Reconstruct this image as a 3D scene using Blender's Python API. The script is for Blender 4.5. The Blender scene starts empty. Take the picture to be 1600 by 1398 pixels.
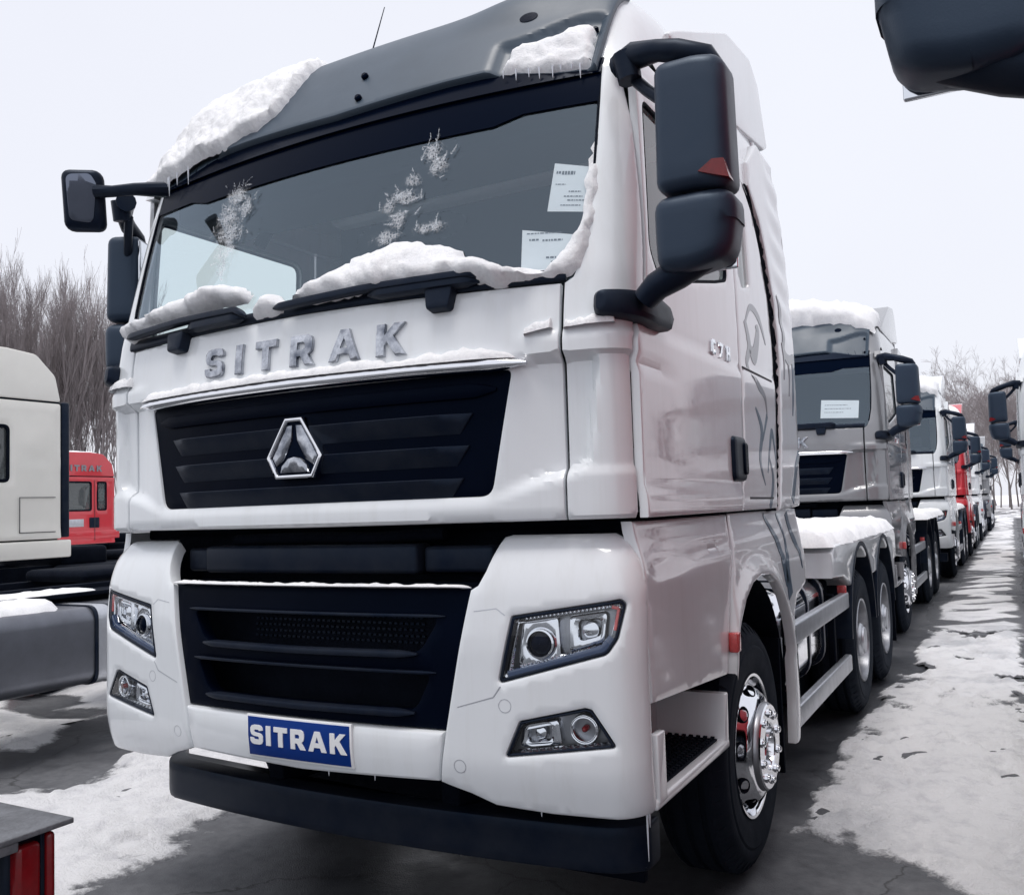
import bpy, bmesh, math, random
import numpy as np
from mathutils import Vector, Matrix, noise as mnoise
from mathutils.geometry import delaunay_2d_cdt
random.seed(7)
R_ = math.radians
scene = bpy.context.scene
COL = scene.collection

# ------------------------------------------------------------------ camera
cam_d = bpy.data.cameras.new('camera')
cam = bpy.data.objects.new('camera', cam_d); COL.objects.link(cam)
yaw, pitch, roll = -0.5006, 0.0664, -0.0331
fw = Vector((math.sin(yaw)*math.cos(pitch), math.cos(yaw)*math.cos(pitch), math.sin(pitch)))
rt0 = Vector((math.cos(yaw), -math.sin(yaw), 0)); up0 = rt0.cross(fw)
rt = rt0*math.cos(roll) + up0*math.sin(roll); up = up0*math.cos(roll) - rt0*math.sin(roll)
m = Matrix(((rt.x, up.x, -fw.x), (rt.y, up.y, -fw.y), (rt.z, up.z, -fw.z))).to_4x4()
m.translation = Vector((2.273, -2.5639, 1.591))
cam.matrix_world = m
cam_d.sensor_width = 36; cam_d.lens = 1424.1/1600*36
cam_d.clip_start = .05; cam_d.clip_end = 2000
scene.camera = cam

# ------------------------------------------------------------------ sky, sun, exposure (overcast winter day)
SUN_EL, SUN_AZ = R_(76), R_(185)          # high behind the photographer, veiled by cloud
world = bpy.data.worlds.new('World'); scene.world = world; world.use_nodes = True
nt = world.node_tree; nt.nodes.clear()
o = nt.nodes.new('ShaderNodeOutputWorld'); bg = nt.nodes.new('ShaderNodeBackground')
sky = nt.nodes.new('ShaderNodeTexSky'); sky.sky_type = 'NISHITA'; sky.sun_disc = False
sky.sun_elevation = SUN_EL; sky.sun_rotation = SUN_AZ; sky.dust_density = 6; sky.air_density = 1.0; sky.altitude = 100
mix = nt.nodes.new('ShaderNodeMixRGB'); mix.inputs[0].default_value = .88
tc = nt.nodes.new('ShaderNodeTexCoord'); nz = nt.nodes.new('ShaderNodeTexNoise'); nz.inputs['Scale'].default_value = 1.3; nz.inputs['Detail'].default_value = 4
cr = nt.nodes.new('ShaderNodeValToRGB')
cr.color_ramp.elements[0].position = .3; cr.color_ramp.elements[0].color = (8.7, 8.85, 9.65, 1)
cr.color_ramp.elements[1].position = .75; cr.color_ramp.elements[1].color = (9.3, 9.5, 10.2, 1)
nt.links.new(tc.outputs['Generated'], nz.inputs['Vector']); nt.links.new(nz.outputs['Fac'], cr.inputs[0])
nt.links.new(sky.outputs[0], mix.inputs[1]); nt.links.new(cr.outputs[0], mix.inputs[2])
bg.inputs['Strength'].default_value = .1
nt.links.new(mix.outputs[0], bg.inputs['Color']); nt.links.new(bg.outputs[0], o.inputs[0])
sun_d = bpy.data.lights.new('sun', 'SUN'); sun_d.energy = 1.6; sun_d.angle = R_(24); sun_d.color = (1, .96, .92)
sun = bpy.data.objects.new('sun', sun_d); COL.objects.link(sun)
sun.rotation_euler = (R_(90)-SUN_EL, 0, R_(-5)); sun.location = (0, -20, 30)
vs = scene.view_settings; vs.view_transform = 'Standard'; vs.look = 'None'; vs.exposure = .12; vs.gamma = 1; vs.use_curve_mapping = False
scene.cycles.max_bounces = 8; scene.cycles.transparent_max_bounces = 24
scene.cycles.sample_clamp_indirect = 6

# ------------------------------------------------------------------ materials
def newmat(name):
    mt = bpy.data.materials.new(name); mt.use_nodes = True
    return mt, mt.node_tree, mt.node_tree.nodes['Principled BSDF']
def mat(name, col, rough=.5, metal=0, coat=0, spec=.5, stint=None, bump=0, bscale=60, var=0, vscale=6, col2=None):
    mt, t, b = newmat(name)
    b.inputs['Base Color'].default_value = (*col, 1); b.inputs['Roughness'].default_value = rough
    b.inputs['Metallic'].default_value = metal; b.inputs['Coat Weight'].default_value = coat
    b.inputs['Coat Roughness'].default_value = .04; b.inputs['Specular IOR Level'].default_value = spec
    if stint: b.inputs['Specular Tint'].default_value = (*stint, 1)
    tcn = t.nodes.new('ShaderNodeTexCoord')
    if var:
        n = t.nodes.new('ShaderNodeTexNoise'); n.inputs['Scale'].default_value = vscale; n.inputs['Detail'].default_value = 7; n.inputs['Roughness'].default_value = .62
        t.links.new(tcn.outputs['Object'], n.inputs['Vector'])
        r = t.nodes.new('ShaderNodeValToRGB'); r.color_ramp.elements[0].position = .32; r.color_ramp.elements[1].position = .72
        c2 = col2 or tuple(c*(1-var) for c in col)
        r.color_ramp.elements[0].color = (*c2, 1); r.color_ramp.elements[1].color = (*col, 1)
        t.links.new(n.outputs['Fac'], r.inputs[0]); t.links.new(r.outputs[0], b.inputs['Base Color'])
        mr = t.nodes.new('ShaderNodeMapRange'); mr.inputs['To Min'].default_value = min(1, rough*1.35+.03); mr.inputs['To Max'].default_value = rough*.85
        t.links.new(n.outputs['Fac'], mr.inputs[0]); t.links.new(mr.outputs[0], b.inputs['Roughness'])
    if bump:
        n2 = t.nodes.new('ShaderNodeTexNoise'); n2.inputs['Scale'].default_value = bscale; n2.inputs['Detail'].default_value = 6
        t.links.new(tcn.outputs['Object'], n2.inputs['Vector'])
        bp = t.nodes.new('ShaderNodeBump'); bp.inputs['Strength'].default_value = bump; bp.inputs['Distance'].default_value = .02
        t.links.new(n2.outputs['Fac'], bp.inputs['Height']); t.links.new(bp.outputs[0], b.inputs['Normal'])
    return mt
def glassmat(name, tint, ior=1.6, rough=0.0, milk=0, gcol=(1, 1, 1)):
    mt = bpy.data.materials.new(name); mt.use_nodes = True; t = mt.node_tree; t.nodes.clear()
    out = t.nodes.new('ShaderNodeOutputMaterial'); lw = t.nodes.new('ShaderNodeLayerWeight'); lw.inputs[0].default_value = .5
    pw = t.nodes.new('ShaderNodeMath'); pw.operation = 'POWER'; pw.inputs[1].default_value = 4.5; t.links.new(lw.outputs['Facing'], pw.inputs[0])
    f0 = ((ior-1)/(ior+1))**2          # Schlick: same from both sides of the sheet
    fr = t.nodes.new('ShaderNodeMath'); fr.operation = 'MULTIPLY_ADD'; fr.inputs[1].default_value = 1-f0; fr.inputs[2].default_value = f0; t.links.new(pw.outputs[0], fr.inputs[0])
    tr = t.nodes.new('ShaderNodeBsdfTransparent'); tr.inputs[0].default_value = (*tint, 1)
    gl = t.nodes.new('ShaderNodeBsdfGlossy'); gl.inputs[0].default_value = (*gcol, 1); gl.inputs['Roughness'].default_value = rough
    mx = t.nodes.new('ShaderNodeMixShader')
    t.links.new(fr.outputs[0], mx.inputs[0]); t.links.new(tr.outputs[0], mx.inputs[1]); t.links.new(gl.outputs[0], mx.inputs[2])
    if milk:
        df = t.nodes.new('ShaderNodeBsdfDiffuse'); df.inputs[0].default_value = (.78, .85, .86, 1)
        m2 = t.nodes.new('ShaderNodeMixShader'); m2.inputs[0].default_value = milk
        t.links.new(mx.outputs[0], m2.inputs[1]); t.links.new(df.outputs[0], m2.inputs[2]); mx = m2
    t.links.new(mx.outputs[0], out.inputs[0]); return mt
M = {}
M['white'] = mat('white_paint', (.80, .83, .855), .28, coat=1, var=.05, vscale=2.5)
def streaks(mt, lo=.955):
    # faint vertical run-off marks and road film on the paint
    t = mt.node_tree; b = t.nodes['Principled BSDF']; old = b.inputs['Base Color'].links[0].from_socket
    tcn = t.nodes.new('ShaderNodeTexCoord'); mp = t.nodes.new('ShaderNodeMapping'); mp.inputs['Scale'].default_value = (16, 16, .9)
    n = t.nodes.new('ShaderNodeTexNoise'); n.inputs['Scale'].default_value = 1; n.inputs['Detail'].default_value = 8; n.inputs['Roughness'].default_value = .65
    t.links.new(tcn.outputs['Object'], mp.inputs[0]); t.links.new(mp.outputs[0], n.inputs['Vector'])
    r = t.nodes.new('ShaderNodeValToRGB'); r.color_ramp.elements[0].position = .33; r.color_ramp.elements[0].color = (lo, lo*.995, lo*.985, 1); r.color_ramp.elements[1].position = .50; r.color_ramp.elements[1].color = (1, 1, 1, 1)
    t.links.new(n.outputs['Fac'], r.inputs[0])
    mu = t.nodes.new('ShaderNodeMixRGB'); mu.blend_type = 'MULTIPLY'; mu.inputs[0].default_value = 1
    t.links.new(old, mu.inputs[1]); t.links.new(r.outputs[0], mu.inputs[2]); t.links.new(mu.outputs[0], b.inputs['Base Color'])
    n2 = t.nodes.new('ShaderNodeTexNoise'); n2.inputs['Scale'].default_value = 34; n2.inputs['Detail'].default_value = 5; t.links.new(tcn.outputs['Object'], n2.inputs['Vector'])
    mr = t.nodes.new('ShaderNodeMapRange'); mr.inputs['From Min'].default_value = .35; mr.inputs['From Max'].default_value = .75; mr.inputs['To Min'].default_value = .02; mr.inputs['To Max'].default_value = .14
    t.links.new(n2.outputs['Fac'], mr.inputs[0]); t.links.new(mr.outputs[0], b.inputs['Coat Roughness'])
streaks(M['white'])
M['silver'] = mat('silver_paint', (.25, .255, .27), .3, metal=.35, coat=1, var=.07, vscale=3)
M['red'] = mat('red_paint', (.62, .025, .04), .3, coat=1, var=.15, vscale=3)
M['cream'] = mat('cream_paint', (.84, .82, .76), .35, coat=.6, var=.06, vscale=3)
M['visor'] = mat('grey_visor_plastic', (.055, .082, .115), .38, var=.12, vscale=4, bump=.03, bscale=200)
M['plastic'] = mat('dark_plastic', (.003, .006, .016), .34, spec=.20, stint=(.45, .66, 1), var=.25, vscale=7, col2=(.016, .019, .027), bump=.05, bscale=260)
M['grille'] = mat('grille_plastic', (.0010, .0022, .008), .40, spec=.06, stint=(.4, .62, 1), var=.2, vscale=6, bump=.04, bscale=300)
M['matt'] = mat('black_underbody', (.004, .005, .010), .75, spec=.15, stint=(.5, .7, 1), var=.4, vscale=7, bump=.2, bscale=60)
M['band'] = mat('black_glass_band', (.0008, .003, .011), .2, spec=.05, stint=(.4, .6, 1))
M['chrome'] = mat('chrome', (.86, .87, .9), .07, metal=1, var=.08, vscale=14)
M['satin'] = mat('satin_aluminium', (.62, .64, .68), .35, metal=.85, var=.2, vscale=12, bump=.05, bscale=180)
M['tank'] = mat('brushed_tank', (.42, .43, .46), .3, metal=.9, var=.25, vscale=6, bump=.03, bscale=120)
M['tankdark'] = mat('dull_tank', (.20, .21, .24), .34, metal=.8, var=.25, vscale=5, bump=.03, bscale=120)
M['rubber'] = mat('tyre_rubber', (.010, .012, .018), .8, spec=.25, stint=(.5, .7, 1), var=.35, vscale=9, bump=.12, bscale=120)
M['redlens'] = mat('red_lens', (.24, .006, .010), .2, coat=.3, var=.35, vscale=30)
M['redreflex'] = mat('red_reflex_lens', (.75, .09, .09), .2, coat=1, var=.3, vscale=80)
M['blue'] = mat('plate_blue', (.0, .030, .205), .45, spec=.2, var=.05)
M['platewhite'] = mat('plate_white', (.82, .83, .84), .4)
M['paper'] = mat('paper', (.80, .82, .84), .7, var=.05, vscale=12)
M['ink'] = mat('ink', (.10, .11, .13), .7)
M['cabin'] = mat('cabin_trim', (.05, .065, .085), .85, var=.12, vscale=2)
M['seat'] = mat('seat_cloth', (.07, .08, .10), .9, var=.2, vscale=10, bump=.2, bscale=300)
M['dash'] = mat('dashboard', (.03, .035, .045), .7, bump=.1, bscale=200)
M['decal_grey'] = mat('decal_grey', (.20, .21, .235), .3, coat=.5)
M['decal_blue'] = mat('decal_blue', (.07, .115, .17), .3, coat=.6)
M['gap'] = mat('shut_line', (.05, .05, .06), .8)
M['dirtysteel'] = mat('weathered_steel', (.20, .21, .23), .6, metal=.3, var=.5, vscale=12, bump=.2, bscale=70)
M['led'] = mat('daylight_strip', (.05, .08, .16), .15, coat=1)
M['glass'] = glassmat('windscreen_glass', (.93, .96, .96), 2.15, gcol=(.70, .86, 1))
M['sideglass'] = glassmat('side_glass', (.88, .975, .945), 1.6, milk=.12)
M['clear'] = glassmat('lamp_cover', (.93, .95, .96), 1.45)
M['letter'] = mat('letter_chrome', (.70, .72, .76), .12, metal=1, var=.8, vscale=16, col2=(.13, .145, .18))
M['mirrorplastic'] = mat('mirror_plastic', (.016, .026, .045), .36, spec=.5, stint=(.6, .78, 1), var=.2, vscale=6, col2=(.022, .032, .052), bump=.04, bscale=260)
M['kerbmirror'] = mat('kerb_mirror_glass', (.16, .18, .23), .04, metal=1)
M['rearrim'] = mat('rear_rim_steel', (.40, .41, .44), .3, metal=1, var=.4, vscale=9)
M['mirror'] = mat('mirror_glass', (.75, .78, .82), .03, metal=1)
M['bark'] = mat('bark', (.26, .235, .23), .9, var=.35, vscale=3)
M['twig'] = mat('twigs', (.30, .265, .27), .9)
def snowmat():
    mt, t, b = newmat('snow')
    tcn = t.nodes.new('ShaderNodeTexCoord')
    b.inputs['Roughness'].default_value = .7; b.inputs['Specular IOR Level'].default_value = .25
    n1 = t.nodes.new('ShaderNodeTexNoise'); n1.inputs['Scale'].default_value = 75; n1.inputs['Detail'].default_value = 10; n1.inputs['Roughness'].default_value = .78
    n2 = t.nodes.new('ShaderNodeTexNoise'); n2.inputs['Scale'].default_value = 9; n2.inputs['Detail'].default_value = 6
    for n in (n1, n2): t.links.new(tcn.outputs['Object'], n.inputs['Vector'])
    r = t.nodes.new('ShaderNodeValToRGB'); r.color_ramp.elements[0].color = (.86, .865, .885, 1); r.color_ramp.elements[1].color = (.95, .95, .96, 1)
    r.color_ramp.elements[0].position = .3; r.color_ramp.elements[1].position = .6
    t.links.new(n2.outputs['Fac'], r.inputs[0])
    r3 = t.nodes.new('ShaderNodeValToRGB'); r3.color_ramp.elements[0].position = .36; r3.color_ramp.elements[0].color = (.89, .895, .91, 1); r3.color_ramp.elements[1].position = .54; r3.color_ramp.elements[1].color = (1, 1, 1, 1)
    t.links.new(n1.outputs['Fac'], r3.inputs[0]); mm = t.nodes.new('ShaderNodeMixRGB'); mm.blend_type = 'MULTIPLY'; mm.inputs[0].default_value = 1
    t.links.new(r.outputs[0], mm.inputs[1]); t.links.new(r3.outputs[0], mm.inputs[2]); t.links.new(mm.outputs[0], b.inputs['Base Color'])
    ad = t.nodes.new('ShaderNodeMath'); ad.operation = 'ADD'
    t.links.new(n1.outputs['Fac'], ad.inputs[0]); t.links.new(n2.outputs['Fac'], ad.inputs[1])
    bp = t.nodes.new('ShaderNodeBump'); bp.inputs['Strength'].default_value = .5; bp.inputs['Distance'].default_value = .018
    t.links.new(ad.outputs[0], bp.inputs['Height']); t.links.new(bp.outputs[0], b.inputs['Normal'])
    return mt
M['snow'] = snowmat()
def frostmats():
    mt = bpy.data.materials.new('ice_fern'); mt.use_nodes = True; t = mt.node_tree; t.nodes.clear()
    out = t.nodes.new('ShaderNodeOutputMaterial'); d = t.nodes.new('ShaderNodeBsdfDiffuse'); d.inputs[0].default_value = (.92, .94, .97, 1)
    tl = t.nodes.new('ShaderNodeBsdfTranslucent'); tl.inputs[0].default_value = (.9, .93, .97, 1); mx = t.nodes.new('ShaderNodeMixShader'); mx.inputs[0].default_value = .3
    t.links.new(d.outputs[0], mx.inputs[1]); t.links.new(tl.outputs[0], mx.inputs[2]); t.links.new(mx.outputs[0], out.inputs[0]); M['fern'] = mt
    mt = bpy.data.materials.new('frost_film'); mt.use_nodes = True; t = mt.node_tree; t.nodes.clear()
    out = t.nodes.new('ShaderNodeOutputMaterial'); d = t.nodes.new('ShaderNodeBsdfDiffuse'); d.inputs[0].default_value = (.92, .94, .97, 1); tr = t.nodes.new('ShaderNodeBsdfTransparent')
    tcn = t.nodes.new('ShaderNodeTexCoord'); n1 = t.nodes.new('ShaderNodeTexNoise'); n1.inputs['Scale'].default_value = 26; n1.inputs['Detail'].default_value = 10; n1.inputs['Roughness'].default_value = .8
    n2 = t.nodes.new('ShaderNodeTexVoronoi'); n2.inputs['Scale'].default_value = 85; n2.feature = 'DISTANCE_TO_EDGE'
    t.links.new(tcn.outputs['Object'], n1.inputs['Vector']); t.links.new(tcn.outputs['Object'], n2.inputs['Vector'])
    a = t.nodes.new('ShaderNodeAttribute'); a.attribute_name = 'cover'
    m1 = t.nodes.new('ShaderNodeMath'); m1.operation = 'MULTIPLY_ADD'; m1.inputs[1].default_value = .42; t.links.new(a.outputs['Fac'], m1.inputs[0]); t.links.new(n1.outputs['Fac'], m1.inputs[2])
    m3 = t.nodes.new('ShaderNodeMath'); m3.operation = 'MULTIPLY_ADD'; m3.inputs[1].default_value = -.55; t.links.new(n2.outputs['Distance'], m3.inputs[0]); t.links.new(m1.outputs[0], m3.inputs[2])
    mr = t.nodes.new('ShaderNodeMapRange'); mr.inputs['From Min'].default_value = .70; mr.inputs['From Max'].default_value = .98; mr.inputs['To Max'].default_value = .55; t.links.new(m3.outputs[0], mr.inputs[0])
    mx = t.nodes.new('ShaderNodeMixShader'); t.links.new(mr.outputs[0], mx.inputs[0]); t.links.new(tr.outputs[0], mx.inputs[1]); t.links.new(d.outputs[0], mx.inputs[2]); t.links.new(mx.outputs[0], out.inputs[0]); M['frostfilm'] = mt
frostmats()
def groundsnow():
    mt, t, b = newmat('trodden_snow')
    tcn = t.nodes.new('ShaderNodeTexCoord'); b.inputs['Roughness'].default_value = .75; b.inputs['Specular IOR Level'].default_value = .2
    def nz_(sc, d, r):
        n = t.nodes.new('ShaderNodeTexNoise'); n.inputs['Scale'].default_value = sc; n.inputs['Detail'].default_value = d; n.inputs['Roughness'].default_value = r
        t.links.new(tcn.outputs['Object'], n.inputs['Vector']); return n
    a, c, e = nz_(.8, 10, .68), nz_(7, 8, .7), nz_(60, 6, .7)
    r = t.nodes.new('ShaderNodeValToRGB'); cr_ = r.color_ramp
    cr_.elements[0].position = .34; cr_.elements[0].color = (.66, .67, .70, 1); cr_.elements[1].position = .47; cr_.elements[1].color = (.93, .93, .95, 1)
    t.links.new(a.outputs['Fac'], r.inputs[0])
    r2 = t.nodes.new('ShaderNodeValToRGB'); r2.color_ramp.elements[0].position = .30; r2.color_ramp.elements[0].color = (.80, .80, .82, 1); r2.color_ramp.elements[1].position = .50; r2.color_ramp.elements[1].color = (1, 1, 1, 1)
    t.links.new(c.outputs['Fac'], r2.inputs[0])
    mu = t.nodes.new('ShaderNodeMixRGB'); mu.blend_type = 'MULTIPLY'; mu.inputs[0].default_value = 1
    t.links.new(r.outputs[0], mu.inputs[1]); t.links.new(r2.outputs[0], mu.inputs[2]); t.links.new(mu.outputs[0], b.inputs['Base Color'])
    at = t.nodes.new('ShaderNodeAttribute'); at.attribute_name = 'depth'      # thin snow is grey wet slush
    w1 = t.nodes.new('ShaderNodeMath'); w1.operation = 'MULTIPLY_ADD'; w1.inputs[1].default_value = .16; t.links.new(c.outputs['Fac'], w1.inputs[0]); t.links.new(at.outputs['Fac'], w1.inputs[2])
    w2 = t.nodes.new('ShaderNodeMath'); w2.operation = 'MULTIPLY_ADD'; w2.inputs[1].default_value = .10; t.links.new(e.outputs['Fac'], w2.inputs[0]); t.links.new(w1.outputs[0], w2.inputs[2])
    sm = t.nodes.new('ShaderNodeMapRange'); sm.interpolation_type = 'SMOOTHSTEP'; sm.inputs['From Min'].default_value = .125; sm.inputs['From Max'].default_value = .195
    t.links.new(w2.outputs[0], sm.inputs[0])
    mz = t.nodes.new('ShaderNodeMixRGB'); mz.inputs[1].default_value = (.17, .175, .19, 1); t.links.new(sm.outputs[0], mz.inputs[0]); t.links.new(mu.outputs[0], mz.inputs[2]); t.links.new(mz.outputs[0], b.inputs['Base Color'])
    rg = t.nodes.new('ShaderNodeMapRange'); rg.inputs['To Min'].default_value = .3; rg.inputs['To Max'].default_value = .8; t.links.new(sm.outputs[0], rg.inputs[0]); t.links.new(rg.outputs[0], b.inputs['Roughness'])
    ad = t.nodes.new('ShaderNodeMath'); ad.operation = 'ADD'; t.links.new(c.outputs['Fac'], ad.inputs[0]); t.links.new(e.outputs['Fac'], ad.inputs[1])
    bp = t.nodes.new('ShaderNodeBump'); bp.inputs['Strength'].default_value = .8; bp.inputs['Distance'].default_value = .04
    t.links.new(ad.outputs[0], bp.inputs['Height']); t.links.new(bp.outputs[0], b.inputs['Normal'])
    return mt
M['groundsnow'] = groundsnow()
# ------------------------------------------------------------------ mesh helpers
def link(name, me, parent=None):
    ob = bpy.data.objects.new(name, me); COL.objects.link(ob)
    if parent is not None: ob.parent = parent
    return ob
def mk(name, verts, faces, material, parent=None, angle=35, smooth=True):
    me = bpy.data.meshes.new(name); me.from_pydata([tuple(v) for v in verts], [], faces)
    me.materials.append(material)
    if smooth:
        me.shade_smooth(); me.set_sharp_from_angle(angle=R_(angle))
    return link(name, me, parent)
def bmo(name, bm, material, parent=None, angle=35):
    me = bpy.data.meshes.new(name); bm.to_mesh(me); bm.free(); me.materials.append(material)
    me.shade_smooth(); me.set_sharp_from_angle(angle=R_(angle))
    return link(name, me, parent)
def empty(name, loc=(0, 0, 0), parent=None):
    ob = bpy.data.objects.new(name, None); COL.objects.link(ob); ob.location = loc; ob.empty_display_size = .2
    if parent is not None: ob.parent = parent
    return ob
def tag(ob, label=None, cat=None, group=None, kind=None):
    for k, v in (('label', label), ('category', cat), ('group', group), ('kind', kind)):
        if v: ob[k] = v
    return ob
class MB:
    # gathers simple shapes into one mesh
    def __init__(s): s.v = []; s.f = []
    def add(s, v, f):
        b = len(s.v); s.v += [tuple(x) for x in v]; s.f += [tuple(i+b for i in q) for q in f]; return s
    def box(s, lo, hi):
        x0, y0, z0 = lo; x1, y1, z1 = hi
        return s.add([(x0,y0,z0),(x1,y0,z0),(x1,y1,z0),(x0,y1,z0),(x0,y0,z1),(x1,y0,z1),(x1,y1,z1),(x0,y1,z1)],
                     [(0,3,2,1),(4,5,6,7),(0,1,5,4),(1,2,6,5),(2,3,7,6),(3,0,4,7)])
    def tube(s, pts, r, n=10, cap=True):
        pts = [Vector(p) for p in pts]; rs = r if isinstance(r, (list, tuple)) else [r]*len(pts)
        V = []; F = []; pu = None
        for i, p in enumerate(pts):
            d = (pts[min(i+1, len(pts)-1)] - pts[max(i-1, 0)]).normalized()
            if pu is None:
                pu = Vector((0, 0, 1)) if abs(d.z) < .9 else Vector((1, 0, 0))
            a = d.cross(pu).normalized(); b = a.cross(d).normalized(); pu = b
            for k in range(n):
                t = 2*math.pi*k/n; V.append(p + (a*math.cos(t) + b*math.sin(t))*rs[i])
        for i in range(len(pts)-1):
            for k in range(n):
                F.append((i*n+k, (i+1)*n+k, (i+1)*n+(k+1) % n, i*n+(k+1) % n))
        if cap: F += [tuple(range(n)), tuple(range((len(pts)-1)*n, len(pts)*n))[::-1]]
        return s.add(V, F)
    def lathe(s, prof, c=(0, 0, 0), n=48, axis='x', sgn=1):
        V = []; F = []
        for (h, r) in prof:
            for k in range(n):
                t = 2*math.pi*k/n
                q = (sgn*h, r*math.cos(t), r*math.sin(t))
                if axis == 'y': q = (q[1], q[0], q[2])
                if axis == 'z': q = (q[1], q[2], q[0])
                V.append((c[0]+q[0], c[1]+q[1], c[2]+q[2]))
        for i in range(len(prof)-1):
            for k in range(n):
                F.append((i*n+k, i*n+(k+1) % n, (i+1)*n+(k+1) % n, (i+1)*n+k))
        return s.add(V, F)
    def obj(s, name, material, parent=None, angle=35): 
        ob = mk(name, s.v, s.f, material, parent, angle)
        bm = bmesh.new(); bm.from_mesh(ob.data); bmesh.ops.recalc_face_normals(bm, faces=bm.faces); bm.to_mesh(ob.data); bm.free()
        ob.data.shade_smooth(); ob.data.set_sharp_from_angle(angle=R_(angle))
        return ob
def rbox(name, lo, hi, bev, material, parent=None, seg=3, fn=None, angle=40, sub=0):
    # bevelled box, optionally bent by fn
    bm = bmesh.new(); bmesh.ops.create_cube(bm, size=1)
    for v in bm.verts:
        v.co = Vector([lo[i] + (v.co[i]+.5)*(hi[i]-lo[i]) for i in range(3)])
    if bev: bmesh.ops.bevel(bm, geom=list(bm.edges), offset=bev, segments=seg, affect='EDGES', profile=.5)
    if sub: bmesh.ops.subdivide_edges(bm, edges=[e for e in bm.edges if e.calc_length() > .1], cuts=sub, use_grid_fill=True)
    if fn:
        for v in bm.verts: v.co = Vector(fn(*v.co))
    return bmo(name, bm, material, parent, angle)
def prism(name, poly, x0, x1, bev, material, parent=None, seg=3, angle=40):
    # outline in (y, z) extruded along x
    bm = bmesh.new(); vs_ = [bm.verts.new((x0, y, z)) for y, z in poly]; f = bm.faces.new(vs_)
    r = bmesh.ops.extrude_face_region(bm, geom=[f])
    bmesh.ops.translate(bm, vec=(x1-x0, 0, 0), verts=[g for g in r['geom'] if isinstance(g, bmesh.types.BMVert)])
    bmesh.ops.recalc_face_normals(bm, faces=bm.faces)
    if bev: bmesh.ops.bevel(bm, geom=[e for e in bm.edges if abs(e.verts[0].co.x-e.verts[1].co.x) < 1e-5], offset=bev, segments=seg, affect='EDGES', profile=.5, clamp_overlap=True)
    return bmo(name, bm, material, parent, angle)
def hoop(name, x0, x1, z0, z1, r, y0, y1, material, parent=None):
    # band round a tank: rounded outline in (x, z) with width along y
    pl = fillet([(x0, z0), (x1, z0), (x1, z1), (x0, z1)], r, 6); n = len(pl)
    V = [(a, y0, b) for a, b in pl]+[(a, y1, b) for a, b in pl]
    F = [(i, (i+1) % n, n+(i+1) % n, n+i) for i in range(n)]+[tuple(range(n))[::-1], tuple(range(n, 2*n))]
    mb = MB(); mb.add(V, F); return mb.obj(name, material, parent, 40)
def area(p): return .5*sum(p[i][0]*p[(i+1) % len(p)][1]-p[(i+1) % len(p)][0]*p[i][1] for i in range(len(p)))
def fillet(p, r, n=5):
    out = []; N = len(p)
    for i in range(N):
        rr = r[i] if isinstance(r, (list, tuple)) else r
        a, b, c = Vector(p[i-1]), Vector(p[i]), Vector(p[(i+1) % N])
        u = (a-b); w = (c-b); lu, lw = u.length, w.length; u.normalize(); w.normalize()
        ang = u.angle(w, 0)
        if rr <= 0 or ang < .05 or ang > 3.0: out.append(tuple(b)); continue
        d = min(rr/math.tan(ang/2), lu*.45, lw*.45)
        s0 = b+u*d; e0 = b+w*d
        for k in range(n+1):
            t = k/n; q = s0*(1-t)**2+b*2*t*(1-t)+e0*t*t; out.append(tuple(q))
    return out
def densify(p, L):
    out = []
    for i in range(len(p)):
        a, b = p[i], p[(i+1) % len(p)]; d = math.dist(a, b)
        if d < 1e-6: continue
        n = max(1, int(math.ceil(d/L)))
        out += [(a[0]+(b[0]-a[0])*k/n, a[1]+(b[1]-a[1])*k/n) for k in range(n)]
    return out
def inset(p, d):
    N = len(p); out = []
    for i in range(N):
        a, b, c = p[i-1], p[i], p[(i+1) % N]
        e1 = (b[0]-a[0], b[1]-a[1]); e2 = (c[0]-b[0], c[1]-b[1])
        l1 = math.hypot(*e1) or 1e-9; l2 = math.hypot(*e2) or 1e-9
        n = (-e1[1]/l1-e2[1]/l2, e1[0]/l1+e2[0]/l2); l = math.hypot(*n)
        if l < 1e-6: n = (-e1[1]/l1, e1[0]/l1); l = 1; k = 1
        else: k = min(2.0, 2/l)
        out.append((b[0]+n[0]/l*d*k, b[1]+n[1]/l*d*k))
    return out
def pip(P, poly):
    x, y = P[:, 0], P[:, 1]; c = np.zeros(len(P), bool); q = np.array(poly); n = len(q); j = n-1
    for i in range(n):
        xi, yi = q[i]; xj, yj = q[j]
        m_ = ((yi > y) != (yj > y))
        if yi != yj: c ^= m_ & (x < (xj-xi)*(y-yi)/(yj-yi)+xi)
        j = i
    return c
def bdist(P, poly):
    q = np.array(poly); d = np.full(len(P), 1e9)
    for i in range(len(q)):
        a = q[i]; b = q[(i+1) % len(q)]; e = b-a; l = (e@e) or 1e-12
        t = np.clip(((P-a)@e)/l, 0, 1); d = np.minimum(d, np.hypot(*(P-a-t[:, None]*e).T))
    return d
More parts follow.
